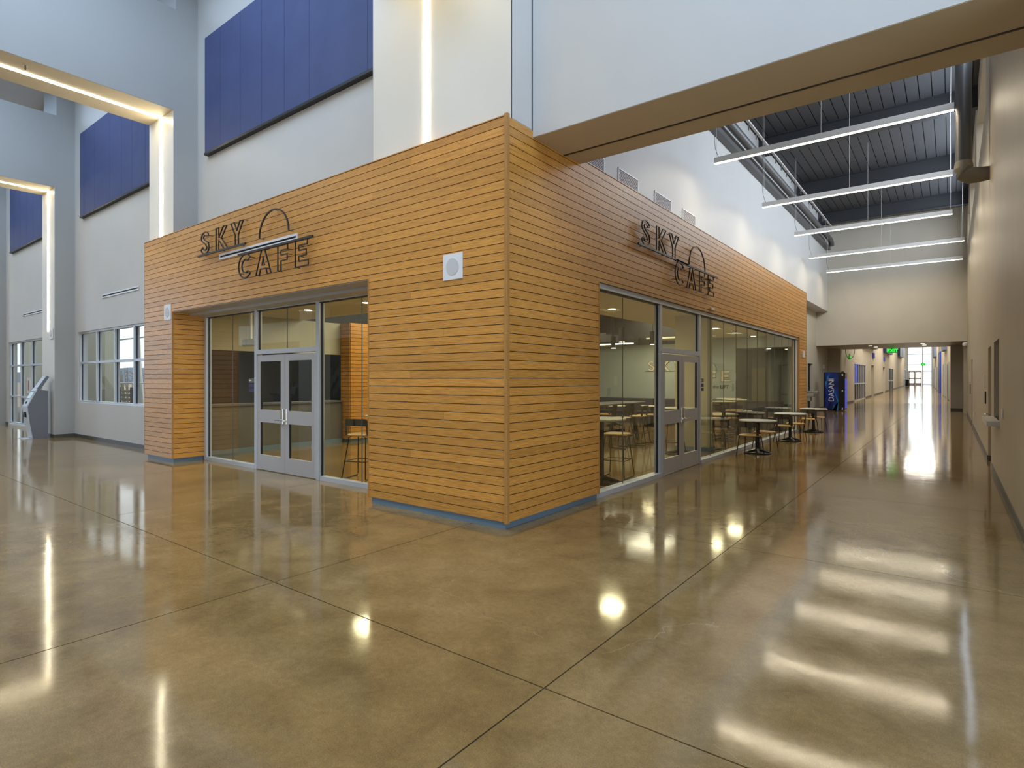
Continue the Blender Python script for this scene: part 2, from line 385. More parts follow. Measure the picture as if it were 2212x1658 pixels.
# west end: glazed; opposite side: seating bay and fascia; east end wall
mb = MB(); grid_wall(mb, 'X', -36.4, -36.0, -20, .85, 0, 10.6, [(-11.9, -9, .3, 8)]); struct('wall_west', mb, 'paint_pale')
cw = emp('window_6', (-36.1, -8, 0), kind='structure')
for y in (-11.9, -10.5, -9.08): ub('mullion', 'aluminium', cw, -36.2, -36.05, y, y+.08, .3, 8)
for z in (.3, 2.6, 5.2, 7.92): ub('transom', 'aluminium', cw, -36.2, -36.05, -11.9, -9, z, z+.08)
mb = MB(); mb.box(-36, 16, -20.2, -20, 0, 10.6); struct('wall_opposite', mb, 'counter_grey')
mb = MB(); mb.box(-36, 16, -12.9, -12.4, 3.9, 5.15); mb.box(-36, 16, -20, -12.4, 5.10, 5.14); struct('trim_1', mb, 'paint_warm', 'beige balcony fascia on the opposite side of the lobby')
mb = MB(); mb.box(15.8, 16, -20, .85, 0, 10.6); mb.box(4.54, 16, .5, .7, 0, 10.6); struct('wall_east', mb, 'paint_warm')
st = emp('seating_stand', (-24, -13.2, 0), label='tiered dark audience seats across the lobby, seen mirrored in the cafe glass', cat='seating')
for r in range(7):
    y0 = -13.6-.85*r; z0 = .30+.36*r
    ub('tier', 'concrete_step', st, -32, -12, y0-.85, y0, 0, z0)
    for k in range(22):
        x = -31.2+.86*k+(.02 if r % 2 else 0)
        s_ = MB().prism([(0, .40), (.42, .42), (.44, .48), (.06, .47), (-.06, .92), (-.12, .92), (-.08, .42)], lambda u, v, h, x=x, y=y0-.6, z=z0: (x+h, y+u, z+v), 0, .52) if (r == 0 and k == 0) else None
        if s_: so = s_.build('seat', 'charcoal', st); ref = (x, y0-.6, z0)
        else:
            o = so.copy(); COL.objects.link(o); o.location = (x-ref[0], y0-.6-ref[1], z0-ref[2])
# ------------------------------------------------------------------ timber cladding of the cafe
PITCH = 4.535/45; ZB = .085
def boards(parent, plane, a0, a1, z0, z1, off, sgn, seams=True, stagger=0):
    """plane 'Y': boards lie in y=off facing -y; 'X': x=off facing +x"""
    for r in range(45):
        b0 = ZB+r*PITCH; b1 = b0+PITCH-.0085
        b0 = max(b0, z0); b1 = min(b1, z1)
        if b1-b0 < .015: continue
        cuts = [a0]
        if seams and a1-a0 > 4.2:
            rr = random.Random(r*13+int(off*7)+stagger); s = a0+1.0+rr.random()*3.0
            while s < a1-.6: cuts.append(s); s += 3.66
        elif seams and a1-a0 > 1.2 and (r*7+stagger) % 5 == 0:
            cuts.append(a0+(a1-a0)*(.25+.5*((r*37) % 10)/10))
        cuts.append(a1)
        for p, q in zip(cuts, cuts[1:]):
            if plane == 'Y': ub('board', 'wood_clad', parent, p, q-.002, off, off+.018, b0, b1)
            else: ub('board', 'wood_clad', parent, off-.018 if sgn > 0 else off, off if sgn > 0 else off+.018, p, q-.002, b0, b1)
OT = 3.05
mb = MB(); grid_wall(mb, 'Y', .014, .22, -9.90, -.03, ZB, 4.60, [(-8.565, -2.385, ZB, OT)])
mb.box(-8.80, -8.562, .1, .66, .09, OT); mb.box(-2.38, -2.1, .2, .66, .0, OT)
wl = struct('wall_cafe_left', mb, 'black_trim', 'timber-clad front of the cafe facing the lobby, long brown horizontal boards')
boards(wl, 'Y', -9.914, -.028, OT, 4.62, 0, -1)
boards(wl, 'Y', -9.914, -8.562, ZB, OT, 0, -1, stagger=2)
boards(wl, 'Y', -2.385, -.028, ZB, OT, 0, -1, stagger=3)
boards(wl, 'X', .03, .624, ZB, OT-.013, -8.54, 1, seams=False)
ub('edge_trim', 'wood_trim', wl, -8.562, -8.538, -.006, .03, ZB, OT); ub('edge_trim', 'wood_trim', wl, -2.404, -2.387, -.006, .06, ZB-.01, OT)
ub('cap', 'wood_clad', wl, -9.914, -.028, -.004, .24, 4.62, 4.632)
ub('edge_trim', 'wood_trim', wl, -9.925, -9.913, -.002, .25, ZB, 4.62)
mb = MB(); grid_wall(mb, 'X', -.22, -.014, .03, 16.58, ZB, 4.60, [(2.10, 15.47, ZB, OT)]); mb.box(-.5, -.03, 16.4, 16.58, .09, 4.6)
wr = struct('wall_cafe_right', mb, 'black_trim', 'timber-clad front of the cafe along the hall, long honey brown boards')
boards(wr, 'X', .03, 16.598, OT, 4.62, 0, 1)
boards(wr, 'X', .03, 2.098, ZB, OT, 0, 1, stagger=1)
boards(wr, 'X', 15.49, 16.598, ZB, OT, 0, 1, seams=False)
ub('edge_trim', 'wood_trim', wr, -.06, .006, 2.098, 2.112, ZB-.01, OT); ub('edge_trim', 'wood_trim', wr, -.2, .006, 15.465, 15.49, ZB, OT)
ub('edge_trim', 'wood_trim', wr, -.25, .002, 16.598, 16.61, ZB, 4.62)
ub('cap', 'wood_clad', wr, -.24, .004, 1.62, 16.598, 4.62, 4.632)
mb = MB(); mb.box(-.028, .004, -.004, .0278, ZB-.01, 4.635); mb.box(.004, .016, -.016, .028, ZB-.012, 4.64); mb.box(-.028, .004, -.016, -.004, ZB-.012, 4.64)
struct('trim_2', mb, 'wood_trim', 'vertical timber corner trim between the two timber fronts')
mb = MB(); mb.box(-9.87, -8.75, .05, .2, 0, ZB); mb.box(-8.75, -8.60, .05, .62, 0, ZB); mb.box(-2.36, -.2, .03, .2, 0, ZB); mb.box(-.2, -.045, .03, 2.08, 0, ZB); mb.box(-.2, -.045, 15.5, 16.55, 0, ZB)
struct('baseboard_cafe', mb, 'plinth_blue', 'slate blue recessed plinth under the timber boards')
# cafe roof
mb = MB(); mb.box(-9.8, -.24, .86, 16.4, 4.3, 4.42); struct('ceiling_cafe_roof', mb, 'dark_void')
# ------------------------------------------------------------------ storefront glazing, left
YG = .68
def frameY(parent, name, x0, x1, z0, z1, y=YG, d=.055, m='aluminium'): return ub(name, m, parent, x0, x1, y-d, y+d, z0, z1)
wn = emp('window_1', (-5.5, YG, 0), kind='structure', label='aluminium framed glazing either side of the lobby doors')
frameY(wn, 'head', -8.54, -2.40, 2.975, 3.05); frameY(wn, 'sill', -8.54, -6.54, .0, .07); frameY(wn, 'sill', -4.44, -2.40, .0, .07)
ub('head_panel', 'door_paint', wn, -8.54, -2.40, .02, YG-.02, OT-.012, OT+.01); ub('head_panel', 'door_paint', wn, -8.54, -2.40, .34, YG-.02, 2.99, OT-.012)
frameY(wn, 'mullion', -8.54, -8.45, .07, 2.975); frameY(wn, 'mullion', -6.53, -6.45, 0, 2.975); frameY(wn, 'mullion', -4.555, -4.465, 0, 2.975)
frameY(wn, 'transom', -6.45, -4.555, 2.155, 2.235)
for x0, x1, z0, z1 in ((-8.445, -7.452, .072, 2.973), (-7.447, -6.535, .072, 2.973), (-6.445, -5.502, 2.24, 2.973), (-5.497, -4.56, 2.24, 2.973), (-4.46, -3.405, .072, 2.973), (-3.40, -2.42, .072, 2.973)):
    ub('glass_pane', 'glass_cafe', wn, x0, x1, YG-.005, YG+.003, z0, z1)
for x in (-8.447, -6.449, -4.463): ub('gasket', 'gasket', wn, x, x+.016, YG-.012, YG+.02, .07 if x != -6.449 else 2.24, 2.973)
for x0, x1 in ((-8.45, -6.53), (-6.45, -4.555), (-4.465, -2.4)): ub('gasket', 'gasket', wn, x0, x1, YG-.045, YG+.04, 2.965, 2.977)
for x in (-7.449, -5.4995, -3.4025): ub('silicone_joint', 'pipe_dark', wn, x-.003, x+.003, YG-.007, YG+.006, .07 if x != -5.4995 else 2.24, 2.973)
# doors
def leafY(par, x0, x1, yf, hx):
    """door leaf in the plane y=yf. hx = x of the lever side"""
    t = .022; z = (.0, .285, .89, 1.123, 2.015, 2.13)
    sx0, sx1 = x0+.125, x1-.125
    mb = MB()
    mb.box(x0, sx0, yf-t, yf+t, .012, 2.13); mb.box(sx1, x1, yf-t, yf+t, .012, 2.13)
    mb.box(sx0, sx1, yf-t, yf+t, .012, z[1]); mb.box(sx0, sx1, yf-t, yf+t, z[2], z[3]); mb.box(sx0, sx1, yf-t, yf+t, z[4], 2.13)
    lf = mb.build('door_leaf', 'door_paint', par)
    for a, b in ((z[1], z[2]), (z[3], z[4])):
        ub('glass_pane', 'glass_cafe', lf, sx0+.004, sx1-.004, yf-.004, yf+.003, a+.004, b-.004)
        mb = MB(); mb.box(sx0, sx0+.012, yf-.012, yf+.02, a, b); mb.box(sx1-.012, sx1, yf-.012, yf+.02, a, b); mb.build('glazing_bead', 'gasket', lf)
    s = 1 if hx > (x0+x1)/2 else -1
    px = hx-s*.055
    mb = MB(); mb.box(px-.030, px+.030, yf-t-.03, yf-t, .88, 1.16); mb.build('lock_plate', 'chrome', lf, bevel=.006)
    mb = MB(); mb.tube([(px, yf-t-.028, .955), (px, yf-t-.075, .955), (px-s*.03, yf-t-.085, .955), (px-s*.13, yf-t-.08, .953)], .0105, 8); mb.cyl(px, 0, 0, 0.001, .001, 3)
    mb.build('lever_handle', 'chrome', lf, smooth=True)
    hg = x0 if s > 0 else x1
    mb = MB()
    mb.box(hg-.012, hg+.012, yf-t-.012, yf-t+.004, .02, 2.12); hn = mb.build('hinge', 'aluminium', lf)
    return lf
d1 = emp('door_1', (-5.5, YG, 0), kind='structure', label='grey double doors facing the lobby, lever handles in the middle')
leafY(d1, -6.448, -5.504, YG-.03, -5.504); leafY(d1, -5.496, -4.557, YG-.03, -5.496)
# ------------------------------------------------------------------ storefront glazing, right (x = -.12)
XG = -.12
def frameX(parent, name, y0, y1, z0, z1, m='aluminium', d=.055): return ub(name, m, parent, XG-d, XG+d, y0, y1, z0, z1)
wn2 = emp('window_2', (XG, 8.8, 0), kind='structure', label='long aluminium framed glazing along the hall')
frameX(wn2, 'head', 2.11, 15.47, 2.975, 3.05, d=.08); frameX(wn2, 'sill', 2.11, 4.42, 0, .07, d=.08); frameX(wn2, 'sill', 6.385, 15.47, 0, .07, d=.08)
frameX(wn2, 'mullion', 4.39, 4.47, 0, 2.975); frameX(wn2, 'mullion', 6.335, 6.415, 0, 2.975); frameX(wn2, 'mullion', 15.37, 15.465, .07, 2.975); frameX(wn2, 'mullion', 2.112, 2.15, .07, 2.975)
frameX(wn2, 'transom', 4.47, 6.335, 2.155, 2.235)
ys = [2.152, 3.07, 4.38]; PY = list(zip(ys, ys[1:]))
ys = [6.42, 7.135, 8.034, 8.97, 9.90, 10.83, 11.75, 12.68, 13.6, 14.5, 15.36]; PY += list(zip(ys, ys[1:]))
for a, b in PY: ub('glass_pane', 'glass_cafe', wn2, XG-.004, XG+.004, a+.003, b-.003, .072, 2.973)
for a in (3.07, *ys[1:-1]): ub('silicone_joint', 'pipe_dark', wn2, XG-.006, XG+.006, a-.003, a+.003, .072, 2.973)
ub('glass_pane', 'glass_cafe', wn2, XG-.004, XG+.004, 4.475, 6.33, 2.24, 2.973)
for y in (4.37, 6.315, 15.35): ub('gasket', 'gasket', wn2, XG-.02, XG+.012, y+.004, y+.02, .07 if y != 6.315 else 2.24, 2.973)
for a, b in ((2.15, 4.39), (4.47, 6.335), (6.415, 15.37)): ub('gasket', 'gasket', wn2, XG-.04, XG+.045, a, b, 2.965, 2.977)
def to_right(par, obs_builder): pass
d2 = emp('door_2', (XG, 5.4, 0), kind='structure', label='grey double doors in the long glazing along the hall')
def leafX(par, y0, y1, xf, hy):
    t = .022; z = (.0, .285, .89, 1.123, 2.015, 2.13); s0, s1 = y0+.125, y1-.125
    mb = MB()
    mb.box(xf-t, xf+t, y0, s0, .012, 2.13); mb.box(xf-t, xf+t, s1, y1, .012, 2.13)
    mb.box(xf-t, xf+t, s0, s1, .012, z[1]); mb.box(xf-t, xf+t, s0, s1, z[2], z[3]); mb.box(xf-t, xf+t, s0, s1, z[4], 2.13)
    lf = mb.build('door_leaf', 'door_paint', par)
    for a, b in ((z[1], z[2]), (z[3], z[4])):
        ub('glass_pane', 'glass_cafe', lf, xf-.004, xf+.004, s0+.004, s1-.004, a+.004, b-.004)
        mb = MB(); mb.box(xf-.02, xf+.012, s0, s0+.012, a, b); mb.box(xf-.02, xf+.012, s1-.012, s1, a, b); mb.build('glazing_bead', 'gasket', lf)
    s = 1 if hy > (y0+y1)/2 else -1; py = hy-s*.055
    mb = MB(); mb.box(xf+t, xf+t+.03, py-.030, py+.030, .88, 1.16); mb.build('lock_plate', 'chrome', lf, bevel=.006)
    mb = MB(); mb.tube([(xf+t+.028, py, .955), (xf+t+.075, py, .955), (xf+t+.085, py-s*.03, .955), (xf+t+.08, py-s*.13, .953)], .0105, 8)
    mb.build('lever_handle', 'chrome', lf, smooth=True)
    hg = y0 if s > 0 else y1
    ub('hinge', 'aluminium', lf, xf+t-.004, xf+t+.012, hg-.012, hg+.012, .02, 2.12)
leafX(d2, 4.473, 5.40, XG+.03, 5.40); leafX(d2, 5.408, 6.332, XG+.03, 5.408)
# ------------------------------------------------------------------ atrium windows beside the cafe
def winY(name, x0, x1, z0, z1, xs, zs, label):
    w = emp(name, ((x0+x1)/2, .7, z0), kind='structure', label=label); y = .70; d = .06
    for z in (z0, z1-.05): ub('rail', 'aluminium', w, x0, x1, y-d, y+d, z, z+.05)
    for x in xs: ub('mullion', 'aluminium', w, x-.03, x+.03, y-d, y+d, z0+.05, z1-.05); ub('gasket', 'gasket', w, x+.03, x+.042, y-.012, y+.015, z0+.05, z1-.05)
    zz = [z0+.05, *zs, z1-.05]
    for z in zs: ub('transom', 'aluminium', w, x0, x1, y-d, y+d-.01, z-.03, z+.03)
    for a, b in zip(xs, xs[1:]):
        for c, e in zip(zz, zz[1:]): ub('glass_pane', 'glass_clear', w, a+.03, b-.03, y-.004, y+.004, c+(.03 if c != z0+.05 else 0), e-(.03 if e != z1-.05 else 0))
    return w
winY('window_3', w1[0], w1[1], w1[2], w1[3], [-16.32, -14.95, -13.62, -12.33, -11.05], [2.17], 'two-row window between kiosk and timber front')
winY('window_4', w2[0], w2[1], w2[2], w2[3], [-23.95, -22.6, -21.25, -19.9, -18.45], [1.06, 2.19], 'floor-to-head window behind the kiosk')
mb = MB(); mb.box(-16.58, -9.87, .585, .60, 0, .10); mb.box(-17.8, -16.59, .105, .12, 0, .10); mb.box(-16.60, -16.585, .12, .6, 0, .10); mb.box(-36, -24.1, .585, .6, 0, .1)
struct('baseboard_atrium', mb, 'base_dark', 'dark rubber base along the window wall')
# outside seen through those windows
mb = MB(); mb.box(-800, 60, .9, 220, -.35, -.3); struct('ground', mb, 'ground', 'bare tan ground outside the windows')
mb = MB(); mb.prism([(-800, -.3), (-800, 5), (-600, 8), (-520, 6.2), (-440, 8.2), (-390, 6.6), (-330, 8), (-270, 6), (-200, 7), (-100, 5), (-20, 4), (-20, -.3)], lambda u, v, h: (u, h, v), 110, 130)
struct('hills', mb, 'hills', 'low blue hills far outside the windows')
mb = MB(); mb.box(-34, -22.5, 3.2, 3.6, -.3, 4.5); struct('wall_porch', mb, 'cafe_wall', 'olive porch wall outside the windows')
po = MB(); po.tube([(-19.2, 3.4, -.3), (-19.75, 3.4, 2), (-20.05, 3.4, 4.8)], .10, 10)
tag(po.build('leaning_post', 'stainless', smooth=True), 'slanting round post outside the two-row window', 'post')
ra = MB(); ra.tube([(-21.8, 3.3, 1.55), (-14, 3.3, 1.55)], .03, 6); ra.tube([(-21.8, 3.3, 3.2), (-14, 3.3, 3.2)], .03, 6); 
for x in (-21.7, -14.1): ra.tube([(x, 3.3, -.3), (x, 3.3, 3.3)], .03, 6)
tag(ra.build('guard_rail', 'aluminium'), 'thin pale rails crossing outside the two-row window', 'railing')
ck = emp('timber_rack', (-22.4, 4.2, -.3), label='dark rack of stacked timber outside, low in the two-row window', cat='rack')
for k in range(9): ub('plank', 'timber', ck, -24.6, -20.2, 3.9+.02*k, 4.4, .0+k*.17-.2, .09+k*.17-.2)
for x in (-24.4, -23.0, -21.7, -20.4): ub('post', 'blackish', ck, x-.05, x+.05, 3.8, 3.9, -.3, 1.38)
sh = emp('shrub', (-27.8, 5.9, -.3), label='reddish bare shrub behind the stacked timber outside', cat='shrub')
mb = MB(); rs = random.Random(3)
for k in range(46):
    a = rs.random()*6.28; r = .2+rs.random()*.9; h = 1.5+rs.random()*1.0
    mb.tube([(-27.8, 5.9, -.3), (-27.8+r*.5*math.cos(a), 5.9+r*.5*math.sin(a), .5), (-27.8+r*math.cos(a), 5.9+r*math.sin(a), h-.2)], [.02, .015, .008], 4)
mb.build('branch', 'timber', sh)
mb = MB()
for k in range(500):
    a = rs.random()*6.28; r = rs.random()**.5*1.1; z = .9+rs.random()*1.25; x = -27.8+r*math.cos(a)*(1-.3*abs(z-1)); y = 5.9+r*math.sin(a); q = .045
    v = [mb.b.verts.new((x+rs.uniform(-q, q), y+rs.uniform(-q, q), z+rs.uniform(-q, q))) for _ in range(3)]; mb.b.faces.new(v)
lf_ = mb.build('foliage', 'shrub', sh); lf_['kind'] = 'stuff'
# ------------------------------------------------------------------ hall: header, walls, ceiling
XR = 4.53
mb = MB(); mb.box(0, XR+.4, .50, 1.18, 4.54, 10.6); mb.box(0, XR+.4, 1.195, 1.60, 4.555, 10.6); mb.box(0, XR+.4, 1.1, 1.3, 4.60, 10.6); mb.box(-2.1, 0, 1.0, 1.60, 4.65, 10.6)
hd = struct('wall_hall_header', mb, 'paint_pale', 'pale blue-white wall over the hall entrance')
ub('soffit_lining', 'paint_soffit', hd, 0.001, XR+.3, .506, 1.18, 4.534, 4.54); ub('soffit_lining', 'paint_soffit', hd, 0.001, XR+.3, 1.195, 1.594, 4.549, 4.555)
ub('shade_strip', 'gasket', hd, 0.001, XR+.3, 1.165, 1.197, 4.530, 4.56)  # solid black strip standing in for the shade of the soffit groove
mb = MB(); mb.box(-.35, -.018, .12, .50, 4.635, 10.6); struct('wall_header_return', mb, 'paint_pale')
# right wall
H = [(6.96, 8.36, 1.02, 2.34), (9.28, 10.42, 0, 2.33), (21.7, 23.2, 0, 2.44), (11.4, 17.5, 7.73, 9.45), (19.0, 25.4, 7.9, 9.6), (26.2, 30.0, 8.1, 9.6)]
mb = MB(); grid_wall(mb, 'X', XR, XR+.3, .5, 31.5, 0, 10.4, H)
wR = struct('wall_right', mb, 'paint_tan', 'long textured tan wall on the right of the hall')
ub('window_panel', 'pipe_dark', wR, XR+.26, XR+.29, 6.96, 8.36, 1.02, 2.34)
ub('recess_panel', 'paint_tan', wR, XR+.24, XR+.29, 21.7, 23.2, 0, 2.44)
sh_ = ub('service_shelf', 'laminate_white', None, XR-.16, XR+.2, 6.75, 8.45, .94, 1.02); tag(sh_, 'pale shelf under the service window in the tan right wall', 'shelf')
d3 = emp('door_3', (XR+.2, 9.85, 0), kind='structure', label='tan door recessed in the right wall beside the service window')
ub('door_leaf', 'paint_tan', d3, XR+.22, XR+.27, 9.28, 10.42, 0, 2.33)
mb = MB(); mb.tube([(XR+.22, 10.25, .98), (XR-.05, 10.25, .98), (XR-.06, 10.15, .98)], .014, 8); mb.build('lever_handle', 'chrome', d3)
for nm, y0, y1, z0, z1, m, lab, cat in (('card_reader', 11.3, 11.5, 1.15, 1.42, 'blackish', 'black card reader on tan wall beyond the recessed door', 'reader'),
        ('fire_alarm', 11.75, 11.95, 1.5, 1.78, 'white_plastic', 'small white wall device above the black card reader', 'alarm'),
        ('card_reader', 24.4, 24.7, 1.1, 1.5, 'blackish', 'black card reader farther down the tan wall', 'reader'),
        ('fire_alarm', 24.8, 25.1, 1.6, 2.0, 'white_plastic', 'small white wall device farther down the tan wall', 'alarm'),
        ('wall_plate', 6.0, 6.07, 1.10, 1.25, 'white_plastic', 'white plate on tan wall nearest the camera', 'plate'),
        ('wall_plate', 19.4, 19.6, .45, .62, 'white_plastic', 'low white outlet plate on tan wall', 'plate')):
    o = MB().box(XR-.02, XR, y0, y1, z0, z1).build(nm, m, bevel=.006); tag(o, lab, cat)
mb = MB()
for a, b in ((.5, 9.27), (10.43, 21.69), (23.21, 31.5)): mb.box(XR-.012, XR, a, b, 0, .11)
mb.box(XR, XR+.2, 9.28-.0, 9.292, 0, .11); mb.box(XR, XR+.22, 10.408, 10.42, 0, .11)
struct('baseboard_right', mb, 'base_dark', 'dark rubber base along the tan right wall')
# left upper wall and soffit, left lower wall
mb = MB(); mb.box(-2.1, -1.52, 1.6, 30.85, 5.45, 10.4)
wu = struct('wall_hall_upper', mb, 'paint_pale', 'tall white wall above the timber front along the hall')
mb = MB(); grid_wall(mb, 'X', -2.3, -2.1, 18.35, 36.4, 0, 5.45, [(28.5, 29.9, 0, 2.55)]); mb.box(-2.3, -2.1, 1.0, 18.35, 4.44, 5.45); mb.box(-3.4, -3.3, 28, 31, 0, 3)
struct('wall_hall_left', mb, 'paint_warm', 'set-back left wall beyond the timber front')
ub('dark_door', 'blackish', wu, -2.29, -2.24, 27.8, 29.9, 0, 2.55)
# grilles
for (y0, y1), gl in zip(((4.25, 5.06), (5.66, 6.60), (7.47, 8.47), (9.20, 10.13)), ('first, half hidden by the header', 'second from the header', 'third from the header', 'farthest from the header')):
    g = emp('vent_grille', (-1.52, (y0+y1)/2, 5.35), label='louvred return grille on the white wall, '+gl, cat='grille', group='return grilles above the timber front')
    for a, b, c, d in ((y0, y0+.03, 5.3, 6.04), (y1-.03, y1, 5.3, 6.04), (y0, y1, 6.01, 6.04), (y0, y1, 5.3, 5.33)): ub('frame', 'white_plastic', g, -1.52, -1.50, a, b, c, d)
    ub('backing', 'pipe_dark', g, -1.52, -1.515, y0+.03, y1-.03, 5.33, 6.01)
    mb = MB()
    for k in range(22):
        z = 5.345+k*.030; mb.hexa(((-1.517, y0+.03, z+.012), (-1.503, y0+.03, z), (-1.503, y1-.03, z), (-1.517, y1-.03, z+.012), (-1.517, y0+.03, z+.024), (-1.503, y0+.03, z+.012), (-1.503, y1-.03, z+.012), (-1.517, y1-.03, z+.024)))
    mb.build('louvre', 'fixture_white', g)
# far wall with opening and soffit tunnel
mb = MB(); mb.box(-2.1, XR, 30.85, 31.1, 3.57, 10.4)
struct('wall_far', mb, 'paint_warm', 'cream wall over the opening at the far end of the hall')
mb = MB(); mb.box(-2.1, XR, 31.1, 36.2, 3.57, 3.75); struct('ceiling_passage', mb, 'paint_tan', 'low tan soffit past the far opening')
mb = MB(); mb.box(-2.6, -1.42, 34.7, 35.1, 0, 3.57); mb.box(3.87, 4.6, 34.9, 35.2, 0, 3.57); mb.box(4.4, XR+.3, 31.5, 35.2, 0, 3.57)
# masonry piers of block
pier = struct('wall_passage', mb, 'block_wall', 'block wall piers at the end of the low passage')
for r in range(17):
    z0 = .12+.203*r
    if z0+.195 > 3.56: break
    for k in range(2):
        a = 3.87+(.0 if k == 0 else (.36 if r % 2 else .2)); b = (3.87+(.36 if r % 2 else .2)-.008) if k == 0 else 4.40
        ub('block', 'block_wall', pier, a, b, 34.88, 34.9, z0, z0+.195)
mb = MB(); mb.box(3.87, 4.4, 34.86, 34.88, 0, .11); mb.box(-2.1, -2.085, 30.0, 34.7, 0, .11); mb.box(-2.1, -1.42, 34.68, 34.7, 0, .11); struct('baseboard_far', mb, 'base_dark')
# hall ceiling: dark ribbed deck + beams
dk = emp('ceiling', (1.5, 16, 10.3), kind='structure', label='dark grey ribbed metal deck over the hall')
x = -2.1
while x < XR+.3:
    ub('deck_panel', 'deck_dark', dk, x, x+.285, 1.6, 30.85, 10.20, 10.26); ub('deck_rib', 'beam_dark', dk, x+.285, x+.31, 1.6, 30.85, 10.24, 10.34); x += .31
ub('deck_back', 'beam_dark', dk, -2.1, XR+.3, 1.6, 31.1, 10.34, 10.40)
for y in (4.7, 10.6, 16.5, 22.4, 28.0):
    bm = MB(); bm.box(-1.52, XR, y-.012, y+.012, 9.6, 10.2); bm.box(-1.52, XR, y-.12, y+.12, 9.58, 9.61); bm.box(-1.52, XR, y-.12, y+.12, 10.17, 10.2); bm.build('roof_beam', 'beam_dark', dk)
# sloping edge ledge and pipe on left
mb = MB(); mb.box(-1.52, -1.30, 1.7, 30.3, 8.72, 8.86); struct('trim_3', mb, 'pipe_dark', 'dark channel ledge high on the white wall')
mb = MB(); mb.tube([(-1.22, 1.8, 9.15), (-1.22, 29.6, 9.15), (-1.22, 29.95, 9.05), (-1.22, 30.05, 8.9)], .13, 14)
tag(mb.build('long_pipe', 'pipe_dark', smooth=True), 'long dark duct running high along the white wall', 'pipe')
cl = emp('pipe_rail', (-1.0, 16, 9.6), label='thin steel rail with hanging clips beside the long dark duct', cat='rail')
ub('rail', 'fixture_white', cl, -1.05, -.98, 2, 29.5, 9.55, 9.6)
for k in range(30): ub('clip', 'steel', cl, -1.03, -1.0, 4+k*.85, 4.03+k*.85, 9.32, 9.55)
# vertical duct + elbow on the right
du = emp('insulated_duct', (4.1, 9.8, 5.7), label='insulated vertical duct bending into the tan right wall', cat='duct')
mb = MB(); mb.cyl(4.12, 9.85, 6.02, 10.2, .135, 20); mb.build('riser', 'pipe_dark', du, smooth=True)
mb = MB(); mb.tube([(4.12, 9.85, 6.12), (4.12, 9.85, 5.98), (4.15, 9.85, 5.87), (4.24, 9.85, 5.81), (4.36, 9.85, 5.80), (4.53, 9.85, 5.80)], [.14, .165, .17, .165, .15, .135], 16); mb.build('elbow', 'duct_tan', du, smooth=True)
# pendants
def pendant(y, x0, x1, label):
    z = 7.25
    p = emp('linear_pendant', ((x0+x1)/2, y, z), label=label, cat='pendant light', group='linear pendants over the hall')
    ub('housing', 'fixture_white', p, x0, x1, y-.045, y+.045, z-.03, z+.11); ub('diffuser', 'led', p, x0+.005, x1-.005, y-.042, y+.042, z-.045, z-.03)
    for f in (.01, .5, .99):
        xx = x0+(x1-x0)*f; mb = MB(); mb.tube([(xx, y, z+.11), (xx, y, 10.2)], .005, 4); mb.build('cable', 'fixture_white', p)
    mb = MB(); mb.tube([(x0+.1, y, z+.11), (x0+.02, y, z+.35), (x0, y, z+.55), (x0, y, 10.2)], .007, 5); mb.build('power_cord', 'pipe_dark', p)
for (y, a, b), l in zip(((9.85, -.91, 3.97), (14.56, -.91, 3.95), (19.17, -.88, 3.95), (24.1, -1.25, 4.33), (28.5, -1.22, 4.33)),
        ('long glowing bar pendant nearest the hall entrance', 'second long glowing bar pendant from the entrance', 'third long glowing bar pendant, middle of the five', 'fourth glowing bar pendant, second from the far wall', 'farthest and lowest looking glowing bar pendant')): pendant(y, a, b, l)
# ------------------------------------------------------------------ signs in outline letters
def rod(pts, r, fn, closed=True, n=4):
    mb = MB(); mb.tube([fn(u, v) for u, v in pts], r, n, closed); return mb
def arc(cx, cy, rx_, ry_, a0, a1, n):
    return [(cx+rx_*math.cos(math.radians(a0+(a1-a0)*k/n)), cy+ry_*math.sin(math.radians(a0+(a1-a0)*k/n))) for k in range(n+1)]
def bez(P, n=5):
    out = []
    for p0, p1, p2, p3 in P:
        for k in range(n):
            t = k/n; out.append(tuple((1-t)**3*a+3*(1-t)**2*t*b+3*(1-t)*t*t*c+t**3*d for a, b, c, d in zip(p0, p1, p2, p3)))
    return out
LT = {}
# unit letters, height 1
LT['K'] = [(0, 0), (0, 1), (.22, 1), (.22, .56), (.58, 1), (.86, 1), (.44, .5), (.90, 0), (.62, 0), (.22, .44), (.22, 0)]
LT['Y'] = [(.34, 0), (.34, .42), (0, 1), (.25, 1), (.46, .62), (.68, 1), (.93, 1), (.57, .42), (.57, 0)]
LT['A'] = [(0, 0), (.38, 1), (.60, 1), (1.0, 0), (.76, 0), (.68, .22), (.32, .22), (.24, 0)]
LT['F'] = [(0, 0), (0, 1), (.68, 1), (.68, .78), (.22, .78), (.22, .60), (.64, .60), (.64, .38), (.22, .38), (.22, 0)]
LT['E'] = [(0, 0), (0, 1), (.72, 1), (.72, .80), (.22, .80), (.22, .61), (.66, .61), (.66, .40), (.22, .40), (.22, .20), (.78, .20), (.78, 0)]
LT['C'] = arc(.50, .5, .50, .5, 42, 318, 16)+arc(.52, .5, .27, .28, 308, 52, 12)
LT['S'] = [(.70, .80)]+arc(.37, .74, .35, .26, 30, 200, 8)+[(.10, .60), (.42, .42)]+arc(.36, .27, .16, .10, 40, -160, 6)+[(.16, .32), (.0, .20)]+arc(.36, .27, .36, .27, 205, 370, 8)+[(.66, .48), (.36, .62)]+arc(.37, .76, .15, .09, 200, 20, 6)
AI = [(.42, .36), (.49, .70), (.58, .36)]
